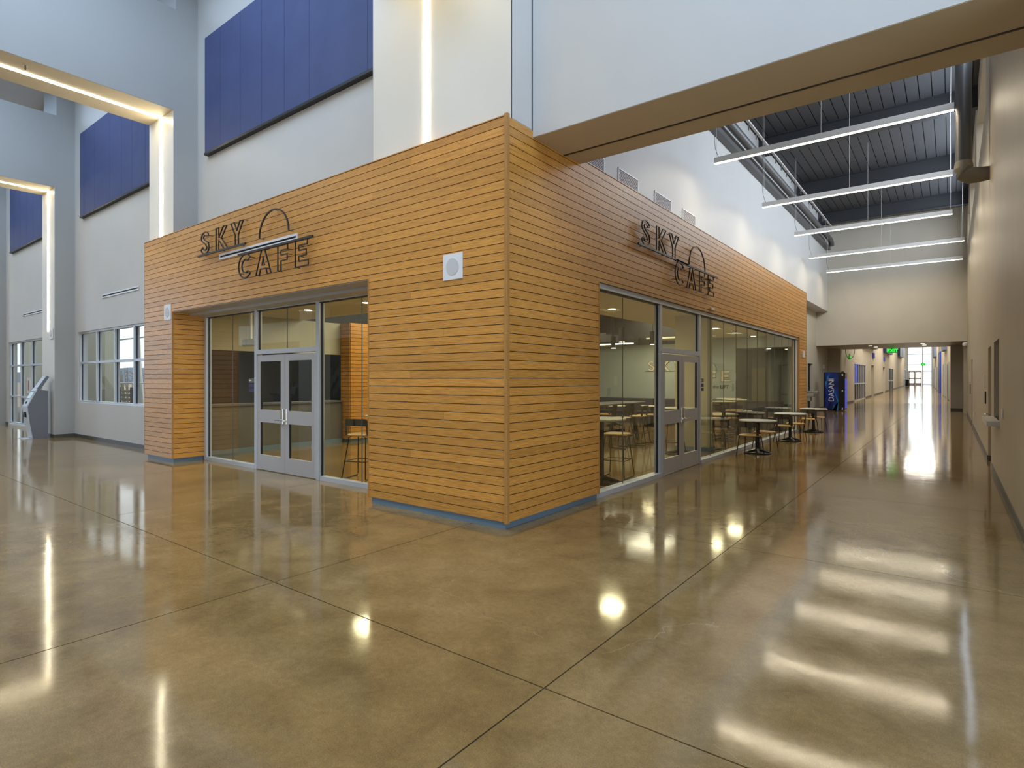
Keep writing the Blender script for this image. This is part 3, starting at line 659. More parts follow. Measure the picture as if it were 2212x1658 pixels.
POS = [('S', .12, 1, .42), ('K', .69, 1, .46), ('Y', 1.22, 1, .46), ('C', 1.49, 0, .44), ('A', 2.05, 0, .46), ('F', 2.71, 0, .42), ('E', 3.20, 0, .44)]
def cafe_sign(name, fn, zt, zb, bar1, bar2, label, wall_d, deep=.08):
    s = emp(name, fn(1.83, zb, 0), label=label, cat='sign')
    h = .40
    def F(u, v): return fn(u, v, wall_d)
    for ch, u0, row, sc in POS:
        v0 = zt if row else zb-h+.0
        hh = h
        P = [(u0+p*sc, v0+q*hh) for p, q in LT[ch]]
        lo = rod(P, .0135, F).build('letter', 'sign_metal', s)
        if ch == 'A': rod([(u0+p*sc, v0+q*hh) for p, q in AI], .0135, F).build('letter_counter', 'sign_metal', lo)
        mb = MB()
        for k in (0, len(P)//3, 2*len(P)//3): mb.tube([fn(P[k][0], P[k][1], 0.0), fn(P[k][0], P[k][1], wall_d)], .006, 4)
        mb.build('standoff', 'sign_metal', lo)
    for (a, b), v in ((bar1, zt-.015), (bar2, zb+.012)):
        mb = MB(); n0 = fn(a, v-.016, wall_d-.014); n1 = fn(b, v+.016, wall_d+.014)
        mb.box(min(n0[0], n1[0]), max(n0[0], n1[0]), min(n0[1], n1[1]), max(n0[1], n1[1]), v-.016, v+.016); br = mb.build('bar', 'sign_metal', s)
        mb = MB()
        for t in (.1, .5, .9): mb.tube([fn(a+(b-a)*t, v, 0), fn(a+(b-a)*t, v, wall_d)], .006, 4)
        mb.build('standoff', 'sign_metal', br)
    P = arc(2.59, zt, .43, .40, 180, 0, 18); ar = rod(P, .015, F, closed=False).build('sun_arc', 'sign_metal', s)
    mb = MB()
    for k in (0, 9, 18): mb.tube([fn(*P[k], 0), fn(*P[k], wall_d)], .006, 4)
    mb.build('standoff', 'sign_metal', ar)
    return s
cafe_sign('cafe_sign', lambda u, v, d: (-7.233+u, -d, v), 3.985, 3.79, (0, 1.72), (1.48, 3.66), 'black outline-letter sign with half-sun arc on the lobby-side timber front', .08)
cafe_sign('cafe_sign', lambda u, v, d: (d, 3.208+u, v), 3.80, 3.765, (0, 2.1), (1.50, 3.78), 'grey outline-letter sign with half-sun arc on the hall-side timber front', .08)
# linear diffusers
def slot(x0, x1, z, y, label):
    t = emp('slot_diffuser', ((x0+x1)/2, y, z), label=label, cat='diffuser')
    h = .052
    for a, b, c, d in ((x0, x1, z+.016, z+h), (x0, x1, z-h, z-.016), (x0, x0+.03, z-.016, z+.016), (x1-.03, x1, z-.016, z+.016)): ub('frame', 'white_plastic', t, a, b, y-.016, y, c, d)
    ub('slot', 'blackish', t, x0+.03, x1-.03, y-.004, y, z-.016, z+.016)
slot(-6.56, -4.09, 3.885, -.001, 'white slot diffuser cutting across the lobby-side sign')
slot(-14.36, -11.87, 3.93, .599, 'white slot diffuser in the wall left of the timber front')
slot(-22.05, -19.6, 3.95, .599, 'white slot diffuser on the wall beyond the kiosk')
def speaker(fn, label):
    t = emp('wall_speaker', fn(0, 0, 0), label=label, cat='speaker')
    def bx(name, m, u0, u1, v0, v1, d0, d1):
        p, q = fn(u0, v0, d0), fn(u1, v1, d1); return ub(name, m, t, min(p[0], q[0]), max(p[0], q[0]), min(p[1], q[1]), max(p[1], q[1]), min(p[2], q[2]), max(p[2], q[2]))
    bx('plate', 'white_plastic', -.155, .155, -.155, .155, 0, .012)
    mb = MB(); A = [mb.b.verts.new(fn(.10*math.cos(k*PI/14), .10*math.sin(k*PI/14), .018)) for k in range(28)]; mb.b.faces.new(A)
    B = [mb.b.verts.new(fn(.105*math.cos(k*PI/14), .105*math.sin(k*PI/14), .012)) for k in range(28)]
    for k in range(28): mb.b.faces.new((A[k], A[(k+1) % 28], B[(k+1) % 28], B[k]))
    mb.build('grille', 'grille_grey', t)
speaker(lambda u, v, d: (-.815+u, -.001-d, 3.03+v), 'square white speaker near the timber corner')
speaker(lambda u, v, d: (-8.74+u, -.001-d, 3.05+v), 'square white speaker left of the lobby doors on timber')
speaker(lambda u, v, d: (-16.85+u, .105-d, 3.02+v), 'white speaker on the pier below the third light strip')
def strobe(fn, label):
    p, q = fn(-.07, -.07, 0), fn(.07, .07, .05); o = MB().box(min(p[0], q[0]), max(p[0], q[0]), min(p[1], q[1]), max(p[1], q[1]), p[2], q[2]).build('fire_strobe', 'white_plastic', bevel=.012); tag(o, label, 'strobe')
strobe(lambda u, v, d: (d+.001, 15.98+u*1.4, 2.52+v*1.6), 'white square strobe on the far end of the hall-side timber')
strobe(lambda u, v, d: (-2.099+d, 33.2+u*3, 2.45+v*1.8), 'white box on the left wall above the vending machine')
strobe(lambda u, v, d: (-2.099+d, 34.2+u*2, 2.95+v), 'small white sensor on the left wall near the passage soffit')
# room plaques
for fn, lab in ((lambda a, b, z: (-6.60+a, -6.60+b, YG-.03, YG-.012, z), 'navy and grey room plaque on glass beside the lobby doors'),):
    pq = emp('room_plaque', (-6.65, YG-.02, 1.48), label=lab, cat='plaque')
    ub('top_plate', 'plaque_grey', pq, -6.80, -6.56, YG-.02, YG-.008, 1.62, 1.70); ub('navy_plate', 'plaque_navy', pq, -6.80, -6.56, YG-.02, YG-.008, 1.53, 1.60); ub('navy_plate', 'plaque_navy', pq, -6.80, -6.56, YG-.02, YG-.008, 1.44, 1.51)
    ub('mark', 'label_white', pq, -6.78, -6.70, YG-.024, YG-.02, 1.65, 1.675)
pq = emp('room_plaque', (XG+.01, 6.6, 1.5), label='navy and grey room plaque on glass beside the hall doors', cat='plaque')
for z0, z1, m in ((1.62, 1.70, 'plaque_grey'), (1.53, 1.60, 'plaque_navy'), (1.45, 1.51, 'plaque_navy')): ub('plate', m, pq, XG+.006, XG+.02, 6.47, 6.68, z0, z1)
ub('mark', 'label_white', pq, XG+.02, XG+.023, 6.49, 6.54, 1.65, 1.675)
# ------------------------------------------------------------------ cafe interior shell
mb = MB(); grid_wall(mb, 'Y', 16.2, 16.4, -9.5, -.25, 0, 4.3, [(-2.2, -.5, 0, 2.80)])
wb2 = struct('wall_cafe_back', mb, 'cafe_teal', 'grey-green back wall inside the cafe with painted letters')
mb = MB(); mb.box(-2.4, -2.2, 16.4, 18.3, 0, 2.9); mb.box(-2.4, -.36, 18.2, 18.3, 0, 2.9); mb.box(-.48, -.36, 16.6, 18.2, 0, 2.9); mb.box(-2.4, -.36, 16.4, 18.3, 2.8, 2.9)
struct('wall_cafe_alcove', mb, 'cafe_teal')
ub('alcove_door', 'cafe_wall', wb2, -2.19, -1.7, 18.14, 18.19, 0, 2.12)
wi = emp('window_5', (-.9, 18.15, 0), kind='structure', label='grey framed inner glazed door in the cafe alcove')
for a, b in ((-1.22, -1.16), (-.86, -.83), (-.55, -.50)): ub('stile', 'pipe_dark', wi, a, b, 18.13, 18.19, 0, 2.25)
for z in (0, .72, 1.1, 2.2): ub('rail', 'pipe_dark', wi, -1.22, -.5, 18.13, 18.19, z, z+.05)
mb = MB(); mb.box(-9.5, -9.3, .9, 16.2, 3.0, 4.3); mb.box(-9.5, -9.3, 9.0, 16.2, 0, 3.0); mb.box(-11.5, -11.3, .9, 9, 0, 3.0); mb.box(-11.3, -9.3, .86, .9, 0, 3.0); mb.box(-11.3, -9.5, 9, 9.1, 0, 3)
struct('wall_cafe_service', mb, 'dark_void', 'dark service opening inside the cafe')
mb = MB(); mb.box(-9.3, -9.27, .9, 9.2, 2.35, 3.2); struct('trim_4', mb, 'cafe_wall', 'beige bulkhead over the service counter')
# ceiling with sunken dark area
mb = MB(); 
for a, b, c, d in ((-2.6, -.22, .75, 16.2), (-9.3, -2.6, .75, 3.4), (-9.3, -2.6, 15.3, 16.2)): mb.box(a, b, c, d, 3.20, 3.26)
struct('ceiling_cafe', mb, 'cafe_ceiling', 'cream cafe ceiling')
mb = MB(); mb.box(-2.62, -2.58, 3.4, 15.3, 3.26, 4.28); mb.box(-9.3, -2.6, 3.36, 3.4, 3.26, 4.28); mb.box(-9.3, -2.6, 15.3, 15.34, 3.26, 4.28); mb.box(-9.3, -2.6, 3.4, 15.3, 4.22, 4.28)
struct('ceiling_cafe_recess', mb, 'dark_void', 'dark open ceiling area over the cafe tables')
bf = emp('ceiling_baffles', (-6, 14, 3.2), label='dark hanging acoustic fins with stepped lower edge over the cafe', cat='baffle')
for k in range(26):
    y = 13.6; x = -9.2+k*.26; ub('fin', 'charcoal', bf, x, x+.255, y+.05*(k % 2), y+.06+.05*(k % 2), 2.88, max(2.98, min(3.6, 3.36-.040*(k-11)+.02*(k % 2))))
ln = emp('linear_lamp', (-6.1, 12, 2.9), label='slim linear lamp hanging inside the cafe', cat='pendant light')
ub('housing', 'charcoal', ln, -8.0, -4.2, 11.97, 12.03, 2.86, 2.92); ub('diffuser', 'led_down', ln, -8.0, -4.2, 11.965, 12.035, 2.83, 2.86); ub('cable', 'charcoal', ln, -5.0, -4.99, 12, 12.01, 2.92, 4.2)
for x, y, l in ((-3.3, 9.4, 'nearest dark cylinder pendant seen through the large left pane'), (-4.9, 12.0, 'farther dark cylinder pendant between the doors and the large pane'), (-3.05, 10.9, 'dark cylinder pendant seen through the glass over the hall doors')):
    t = emp('cylinder_pendant', (x, y, 2.75), label=l, cat='pendant light')
    MB().cyl(x, y, 2.72, 3.10, .085, 18).build('shade', 'charcoal', t, smooth=True); MB().cyl(x, y, 2.705, 2.72, .075, 18).build('lens', 'led_down', t); MB().cyl(x, y, 3.10, 4.22, .008, 6).build('cable', 'charcoal', t)
def down(x, y, z, label, g): 
    t = emp('downlight', (x, y, z), label=label, cat='downlight', group=g)
    MB().cyl(x, y, z-.012, z, .11, 20).build('trim_ring', 'fixture_white', t); MB().cyl(x, y, z-.016, z-.012, .085, 20).build('lens', 'led_down', t)
for x, y, l in ((-1.84, 6.03, 'seen through the big pane left of the hall doors'), (-1.6, 12.03, 'first one right of the hall doors'), (-1.63, 14.1, 'second one right of the hall doors'), (-1.54, 15.9, 'third one right of the hall doors'), (-5.2, 2.2, 'seen above the lobby doors'), (-7.2, 2.2, 'seen through the left lobby pane'), (-2.2, 2.4, 'seen through the right lobby pane')): down(x, y, 3.2, 'round downlight in cafe ceiling, '+l, 'cafe ceiling downlights')
for x, y, l in ((-1.3, 17.0, 'left'), (-.8, 17.6, 'right')): down(x, y, 2.8, l+' downlight in the low alcove soffit inside the cafe', 'alcove downlights')
for x, y, l in ((.35, 32.3, 'front left'), (.45, 34.0, 'back left'), (2.72, 31.8, 'front right'), (2.75, 33.3, 'back right')): down(x, y, 3.57, l+' downlight in the low passage soffit past the far opening', 'passage downlights')
# pilaster and timber core
mb = MB(); mb.box(-1.35, -.57, 8.30, 8.66, .1, 3.2); struct('wall_cafe_column', mb, 'cafe_wall', 'pale column just inside the hall-side glazing')
mb = MB(); mb.box(-1.36, -.56, 8.29, 8.67, 0, .1); struct('baseboard_column', mb, 'plinth_blue')
mb = MB(); mb.box(-9.25, -8.87, 4.56, 8.9, .1, 3.2)
wc = struct('wall_cafe_core', mb, 'black_trim', 'ochre timber-clad core inside the cafe')
boards(wc, 'X', 4.56, 8.9, ZB, 3.2, -8.85, 1); boards(wc, 'Y', -9.25, -8.87, ZB, 3.2, 4.54, -1, seams=False)
mb = MB(); mb.box(-9.2, -8.9, 4.6, 8.8, 0, .085); struct('baseboard_core', mb, 'plinth_blue')
ct = emp('service_counter', (-9.2, 2.6, 0), label='dark grey service counter seen through the lobby-side glazing', cat='counter')
ub('body', 'counter_grey', ct, -9.6, -9.15, .95, 4.5, .1, 1.08); ub('kick', 'plinth_blue', ct, -9.6, -9.14, .95, 4.5, 0, .1); ub('worktop', 'counter_grey', ct, -9.65, -9.1, .95, 4.5, 1.08, 1.12)
eb = emp('exit_light_box', (-7.5, 1.2, 2.4), label='white emergency light box behind the left lobby glazing', cat='emergency light')
ub('body', 'white_plastic', eb, -7.98, -7.45, 1.16, 1.24, 2.38, 2.53); ub('lamp_head', 'label_white', eb, -7.96, -7.82, 1.13, 1.16, 2.40, 2.51); ub('stem', 'white_plastic', eb, -7.74, -7.70, 1.18, 1.22, 2.53, 3.2)
# painted wall sign (letters filled cream with dark outline)
ws = emp('wall_lettering', (-4, 16.19, 2.0), label='cream outlined lettering and arc on the grey-green cafe wall', cat='sign')
def fw(u, v, d): return (-5.684+u*.923, 16.199-d, 2.01+v)
for ch, u0, row, sc in POS:
    P = [(u0+p*sc, (.0 if row else -.40)+q*.40) for p, q in LT[ch]]
    mb = MB(); mb.prism(P, lambda u, v, h: fw(u, v, h), 0, .008); lo = mb.build('letter', 'cream_letter', ws)
    mb = MB(); mb.tube([fw(u, v, .012) for u, v in P], .008, 4, True); mb.build('outline', 'black_text', lo)
mb = MB(); mb.tube([fw(0, -.005, .01), fw(3.66, -.005, .01)], .007, 4); mb.build('line', 'black_text', ws)
mb = MB(); mb.tube([fw(u, v, .01) for u, v in arc(2.59, 0, .43, .38, 180, 0, 16)], .007, 4); mb.build('arc', 'black_text', ws)
Mt = Matrix.Translation((-3.03-(-4), 16.192-16.19, 1.365-2.0)) @ Matrix.Rotation(PI/2, 4, 'X')
textmesh('lettering', 'the', 'black_text', ws, .17, Mt, .003)
Mt = Matrix.Translation((-2.77-(-4), 16.192-16.19, 1.365-2.0)) @ Matrix.Rotation(PI/2, 4, 'X')
textmesh('lettering', 'LIFT', 'black_text', ws, .17, Mt, .003, bold=.006)
bo = emp('booth_bench', (-5.2, 15.7, 0), label='long dark navy booth bench along the cafe back wall', cat='bench')
for a, b in ((-7.9, -5.25), (-5.22, -2.6)):
    MB().box(a, b, 15.55, 15.98, .40, .48).build('seat_cushion', 'booth_navy', bo, bevel=.03); MB().box(a, b, 15.95, 16.12, .42, .96).build('back_cushion', 'booth_navy', bo, bevel=.03)
ub('base', 'booth_navy', bo, -7.9, -2.6, 15.6, 16.1, 0, .40)
bo2 = emp('low_screen', (-1.2, 15.4, 0), label='low grey-navy screen wall at the far end of the cafe glazing', cat='screen'); ub('panel', 'booth_navy', bo2, -2.3, -.5, 15.4, 15.5, 0, .93); ub('cap', 'charcoal', bo2, -2.32, -.48, 15.38, 15.52, .93, .96)
cb = emp('waste_cabinet', (-2.6, 15.8, 0), label='small brown cabinet against the cafe back wall', cat='cabinet'); ub('body', 'brown_door', cb, -3.0, -2.35, 15.55, 16.15, .05, .82); ub('top', 'charcoal', cb, -3.03, -2.32, 15.5, 16.18, .82, .85); ub('door', 'brown_door', cb, -2.96, -2.4, 15.53, 15.55, .1, .78); ub('base', 'blackish', cb, -2.95, -2.4, 15.6, 16.1, 0, .05)
# ------------------------------------------------------------------ furniture builders (local coordinates, front = +y)
def back_shell(mb, z0, zs, z1, w=.225, yb=-.20):
    """inverted-U wrap-around backrest"""
    N = 22; th = .016
    def pt(t, z, o):
        x = w*math.sin(t*1.25)/math.sin(1.25); y = yb+.10*(1-math.cos(t*1.35))
        n = Vector((math.sin(t*1.25)*.9, -math.cos(t*1.1), 0)).normalized()
        lean = (z-z0)*-.10
        return (x+n.x*o*th, y+n.y*o*th+lean, z)
    for k in range(N):
        ta, tb = -1+2*k/N, -1+2*(k+1)/N
        def top(t): return z1-.085*max(0, abs(t)-.60)**2/.16
        def bot(t): return z0 if abs(t) > .70 else zs+.0
        m_ = (ta+tb)/2; ba = bot(m_)
        p = [pt(ta, ba, 0), pt(tb, ba, 0), pt(tb, ba, 1), pt(ta, ba, 1), pt(ta, top(ta), 0), pt(tb, top(tb), 0), pt(tb, top(tb), 1), pt(ta, top(ta), 1)]
        mb.hexa(p)
    bmesh.ops.remove_doubles(mb.b, verts=mb.b.verts, dist=.0004)
def seat_mb(z, w=.215):
    mb = MB(); P = []
    for k in range(28):
        a = 2*PI*k/28; c, s = math.cos(a), math.sin(a)
        P.append((math.copysign(abs(c)**.55, c)*w, math.copysign(abs(s)**.55, s)*.205+.01))
    prof = ((.90, -.022), (1, -.010), (1, .004), (.93, .012), (.5, .004))
    R = [[mb.b.verts.new((x*k, y*k, z+dz)) for x, y in P] for k, dz in prof]
    for A, B in zip(R, R[1:]):
        for k in range(28): mb.b.faces.new((A[k], A[(k+1) % 28], B[(k+1) % 28], B[k]))
    mb.b.faces.new(R[0][::-1]); mb.b.faces.new(R[-1]); return mb
def make_chair(label, group):
    t = emp('cafe_chair', (0, 0, 0), label=label, cat='chair', group=group)
    seat_mb(.455).build('seat', 'ply_seat', t, smooth=True, world=False)
    mb = MB(); back_shell(mb, .455, .635, .765); mb.build('backrest', 'seat_shell', t, smooth=True, world=False)
    for sx in (-1, 1):
        for sy in (-1, 1):
            mb = MB(); mb.tube([(sx*.10, sy*.10, .435), (sx*.165, sy*.15, .43), (sx*.18, sy*.165, .40), (sx*.215, sy*.235, 0)], .0095, 6); mb.build('leg', 'leg_black', t, smooth=True, world=False)
    return t
def make_stool(label, group, back=True):
    t = emp('bar_stool', (0, 0, 0), label=label, cat='stool', group=group)
    seat_mb(.745).build('seat', 'ply_seat', t, smooth=True, world=False)
    if back: mb = MB(); back_shell(mb, .745, .90, 1.02); mb.build('backrest', 'seat_shell', t, smooth=True, world=False)
    for sx in (-1, 1):
        mb = MB(); mb.tube([(sx*.10, .13, .725), (sx*.16, .14, .70), (sx*.225, .235, .03), (sx*.225, .22, .009), (sx*.225, -.24, .009), (sx*.225, -.255, .03), (sx*.16, -.14, .70), (sx*.10, -.13, .725)], .009, 6); mb.build('sled_leg', 'leg_black', t, smooth=True, world=False)
    mb = MB(); mb.tube([(-.20, .20, .30), (.20, .20, .30), (.20, -.21, .30), (-.20, -.21, .30)], .008, 6, True); mb.build('foot_rail', 'leg_black', t, world=False)
    return t
def make_table(label, group, h, dia, top='laminate_white', base=.27):
    t = emp('round_table', (0, 0, 0), label=label, cat='table', group=group); r = dia/2
    MB().lathe(0, 0, [(r-.012, h-.028), (r, h-.020), (r, h-.006), (r-.004, h)], 40).build('tabletop', top, t, smooth=True, world=False)
    MB().cyl(0, 0, .05, h-.03, .038, 16).build('column', 'leg_black', t, smooth=True, world=False)
    MB().box(-.16, .16, -.02, .02, h-.05, h-.03).build('top_plate', 'leg_black', t, world=False)
    mb = MB(); mb.tube([(base*math.cos(a*PI/16), base*math.sin(a*PI/16), .018) for a in range(32)], .018, 6, True)
    for k in range(4):
        a = k*PI/2+.4; c, s = math.cos(a), math.sin(a)
        mb.tube([(.02*c, .02*s, .085), (base*.95*c, base*.95*s, .02)], [.035, .02], 6)
    mb.lathe(0, 0, [(base*.9, .004), (base*.9, .010), (.05, .06), (.045, .10)], 24)
    mb.build('base', 'leg_black', t, smooth=True, world=False)
    return t
# outside the glass: three tables, two chairs each
T0 = make_table('round white cafe table in the hall, nearest the doors', 'round tables outside the glazing', .76, .80)
C0 = make_chair('', 'chairs outside the glazing')
tabs = [((.41, 8.80), 'nearest the doors'), ((.41, 12.1), 'in the middle of the row'), ((.41, 15.45), 'farthest, by the end of the timber')]
for i, ((x, y), w) in enumerate(tabs):
    if i == 0: T0.location = (x, y, 0)
    else: dup(T0, (x, y, 0), .3*i, 'round white cafe table in the hall, '+w)
    lab = 'near-side dark-backed plywood chair at the hall table '+w
    if i == 0: C0.location = (x-.03, y-.50, 0); C0.rotation_euler.z = -.12; C0['label'] = lab
    else: dup(C0, (x-.03, y-.50, 0), -.12+.05*i, lab)
    dup(C0, (x+.02, y+.56, 0), PI-.15, 'far-side dark-backed plywood chair at the hall table '+w)
# inside: bar tables
B0 = make_table('white bar-height table beside the left glass pane', 'bar tables in the cafe', 1.05, .80, 'cafe_table_top', .30); B0.location = (-.62, 3.32, 0)
for x, y, l in ((-4.05, 1.75, 'bar-height table half hidden behind the timber corner, lobby side'), (-.95, 7.6, 'bar-height table right behind the hall door, by the column'), (-1.45, 12.2, 'pale bar table first right of the column'), (-1.62, 14.1, 'pale bar table second right of the column'), (-2.1, 15.0, 'pale bar table farthest right of the column')): dup(B0, (x, y, 0), .5, l)
S0 = make_stool('backless-looking plywood stool beside the nearest bar table', 'stools in the cafe', back=False); S0.location = (-.68, 3.98, 0); S0.rotation_euler.z = .1
S1 = make_stool('dark-backed stool behind the right lobby pane', 'stools in the cafe'); S1.location = (-4.10, 1.22, 0); S1.rotation_euler.z = .35
for x, y, r, l in ((-1.15, 3.15, 1.3, 'stool on the inner side of the nearest bar table'), (-2.55, 7.9, 1.5, 'stool drawn up to the long table, nearest in view'), (-2.5, 8.75, 1.7, 'stool at the long table, second in view'), (-2.45, 9.55, 1.5, 'stool at the long table, third in view'),
        (-4.6, 7.6, -1.6, 'stool on the far side of the long table'), (-4.6, 8.9, -1.5, 'second stool on the far side of the long table'), (-1.0, 7.3, .1, 'stool seen through the hall door\'s left leaf'), (-.75, 9.1, 2.9, 'stool behind the column by the glass'),
        (-1.05, 10.35, .4, 'dark-backed stool right of the column, nearest'), (-1.95, 11.6, 1.4, 'dark-backed stool left of the first bar table'), (-1.3, 12.95, 3.0, 'dark-backed stool between the first two bar tables')): dup(S1, (x, y, 0), r, l)
# long communal table
lt = emp('communal_table', (-3.5, 8.6, 0), label='long dark bar-height communal table with splayed legs inside the cafe', cat='table')
MB().box(-3.95, -3.05, 7.0, 10.4, 1.01, 1.05).build('tabletop', 'counter_grey', lt, bevel=.008)
for y in (7.5, 9.9):
    for s in (-1, 1): MB().hexa(((-3.5+s*.48, y-.05, 0), (-3.5+s*.40, y-.05, 0), (-3.5+s*.40, y+.05, 0), (-3.5+s*.48, y+.05, 0), (-3.5+s*.30, y-.05, 1.01), (-3.5+s*.20, y-.05, 1.01), (-3.5+s*.20, y+.05, 1.01), (-3.5+s*.30, y+.05, 1.01))).build('leg', 'charcoal', lt)
ub('stretcher', 'charcoal', lt, -3.54, -3.46, 7.5, 9.9, .22, .30)
L0 = make_table('low pale round table right of the column, near the glass', 'low tables in the cafe', .74, .80, 'cafe_table_top'); L0.location = (-1.1, 11.15, 0)
for x, y, l in ((-1.3, 13.3, 'low pale round table farther right inside the glass'), (-5.9, 14.0, 'low pale table before the booth, left end'), (-4.7, 14.6, 'low pale table before the booth, middle'), (-3.5, 14.9, 'low pale table before the booth, right end')): dup(L0, (x, y, 0), .3, l)
for x, y, r, l in ((-1.35, 10.5, .2, 'dark-backed chair at the first low table inside'), (-1.9, 11.4, -1.5, 'dark-backed chair left of the first low table inside'), (-.85, 12.6, .3, 'dark-backed chair before the second low table inside'), (-1.7, 13.9, 3.3, 'dark-backed chair behind the second low table inside'),
        (-5.9, 13.3, .1, 'dark-backed chair before the booth, left'), (-4.7, 13.9, .1, 'dark-backed chair before the booth, middle'), (-3.5, 14.2, -.2, 'dark-backed chair before the booth, right')): 
    c = dup(C0, (x, y, 0), r, l); c['group'] = 'chairs inside the cafe'
# ------------------------------------------------------------------ kiosk
k = emp('ticket_kiosk', (-16.95, -.3, 0), label='grey and silver touchscreen kiosk against the pier under the third strip', cat='kiosk')
X0, X1 = -17.18, -16.72
fn = lambda u, v, h: (h, u, v)
MB().prism([(.0, 0), (-.34, 0), (-.42, .5), (-.46, .92), (-.38, 1.10), (-.24, 1.40), (.0, 1.36)], fn, X0+.02, X1).build('body', 'kiosk_grey', k)
MB().prism([(-.345, .03), (-.36, .03), (-.445, .5), (-.485, .93), (-.40, 1.12), (-.25, 1.42), (-.235, 1.41), (-.38, 1.10), (-.46, .92), (-.42, .5)], fn, X0, X1-.02).build('front_panel', 'kiosk_silver', k)
def onfront(name, m, v0, v1, x0, x1, d=.006):
    def yy(v): return -.485+(v-.93)*(.235/.49)
    n = .008
    return MB().hexa(((x0, yy(v0)-n, v0), (x1, yy(v0)-n, v0), (x1, yy(v0)+.01, v0), (x0, yy(v0)+.01, v0), (x0, yy(v1)-n, v1), (x1, yy(v1)-n, v1), (x1, yy(v1)+.01, v1), (x0, yy(v1)+.01, v1))).build(name, m, k)
onfront('screen_bezel', 'blackish', 1.13, 1.35, X0+.05, X1-.07); sc_ = onfront('screen', 'screen', 1.145, 1.335, X0+.065, X1-.085); sc_.location.y -= .004
onfront('card_slot', 'blackish', 1.0, 1.06, X0+.14, X1-.18)
ub('cash_tray', 'blackish', k, X0+.12, X1-.14, -.485, -.44, .62, .76)
MB().prism([(-.25, 1.38), (-.02, 1.78), (.03, 1.76), (-.19, 1.36)], fn, X0+.02, X1-.02).build('topper', 'kiosk_grey', k)
MB().prism([(-.262, 1.40), (-.04, 1.775), (-.034, 1.77), (-.256, 1.395)], fn, X0+.06, X1-.06).build('topper_sign', 'kiosk_silver', k)
ub('foot_plate', 'aluminium', k, X0-.12, X1, -.55, -.1, 0, .012)
# ------------------------------------------------------------------ vending machine, fountain, exit sign, camera
v = emp('vending_machine', (-1.12, 30.7, 0), label='tall blue and black drinks vending machine beside the far opening', cat='vending machine')
VY = 30.20
MB().box(-1.63, -.62, VY, 31.0, .02, 2.08).build('body', 'vend_black', v, bevel=.015)
ub('side_graphic', 'vend_blue', v, -1.55, -.92, VY-.004, VY, .03, 2.07)
fv = lambda u, v_, h: (-1.63+u, VY-h, v_)
MB().prism([(.62, 0), (.66, .5), (.55, .95), (.50, 1.1), (.60, .9), (.72, .55), (.71, .03), (.42, .03), (.50, .35)], fv, .004, .007).build('wave', 'vend_wave', v)
MB().prism([(.14, .03), (.26, .35), (.36, .52), (.42, .35), (.44, .03)], fv, .004, .007).build('wave', 'vend_wave_dark', v)
MB().prism([(.14, 1.2), (.10, 1.5), (.16, 1.8), (.30, 2.0), (.24, 1.75), (.18, 1.5)], fv, .004, .007).build('wave', 'vend_wave', v)
Mt = Matrix.Translation((-1.13+1.12, VY-.008-30.7, .50)) @ Matrix.Rotation(PI/2, 4, 'X') @ Matrix.Rotation(PI/2, 4, 'Z') @ Matrix.Scale(.95, 4, (1, 0, 0))
textmesh('lettering', 'DASANI', 'white_text', v, .37, Mt, .003)
for z in (1.93, 1.08, .12): ub('label', 'label_white', v, -.755, -.70, VY-.004, VY, z-.05, z+.06)
ub('front_panel', 'vend_front', v, -.62, -.605, VY+.04, 30.95, .15, 1.75); ub('front_trim', 'vend_black', v, -.62, -.60, VY+.04, 30.95, 1.75, 2.05)
ub('top_box', 'vend_black', v, -.80, -.70, 30.4, 30.6, 2.08, 2.13)
mb = MB(); mb.box(-2.1, -1.62, 28.0, 28.6, .80, .92); mb.box(-2.1, -1.75, 28.1, 28.5, .55, .80); mb.box(-2.1, -1.9, 28.15, 28.45, .1, .55)
fo = emp('drinking_fountain', (-1.9, 27.6, 0), label='stainless drinking fountain on the left wall beyond the timber', cat='fountain')
MB().box(-2.09, -1.60, 27.2, 27.7, .80, .97).build('basin', 'stainless', fo, bevel=.03); MB().box(-2.1, -1.75, 27.25, 27.65, .60, .80).build('apron', 'stainless', fo, bevel=.03); MB().box(-2.1, -2.02, 27.1, 27.8, .7, 1.3).build('back_plate', 'stainless', fo)
MB().box(-2.1, -1.55, 28.0, 28.45, .93, 1.10).build('basin', 'stainless', fo, bevel=.03); MB().tube([(-1.7, 28.2, 1.10), (-1.7, 28.2, 1.2), (-1.75, 28.2, 1.22)], .02, 6).build('spout', 'stainless', fo)
def exit_sign(x, y, z, s, label, rz=0):
    e = emp('exit_sign', (x, y, z), rz, label=label, cat='exit sign')
    o = ub('housing', 'exit_dark', None, -.19*s, .19*s, -.02, .02, -.12*s, .12*s); o.parent = e; o.location = (0, 0, 0)
    o = ub('bracket', 'exit_dark', None, -.04*s, .04*s, -.02, .02, .12*s, .2*s); o.parent = e
    t = textmesh('lettering', 'EXIT', 'exit_green', e, .22*s, Matrix.Translation((0, -.024, -.078*s)) @ Matrix.Rotation(PI/2, 4, 'X'), .004, 'CENTER', bold=.006)
exit_sign(1.25, 34.2, 3.35, 1.15, 'green lit exit sign hanging in the passage soffit')
exit_sign(.15, 112.3, 4.25, 1.6, 'tiny green exit sign above the glass end wall doors')
exit_sign(-1.80, 41.5, 3.25, 1.25, 'green exit sign edge-on by the corridor\'s left wall', math.radians(112))
cm = emp('security_camera', (4.40, 31.0, 3.48), label='small white dome security camera at the right end of the passage soffit', cat='camera')
MB().lathe(4.44, 30.7, [(.02, 3.30), (.09, 3.34), (.11, 3.42), (.08, 3.48)], 14).build('dome', 'white_plastic', cm, smooth=True); MB().box(4.40, 4.53, 30.66, 30.74, 3.46, 3.52).build('bracket', 'white_plastic', cm)
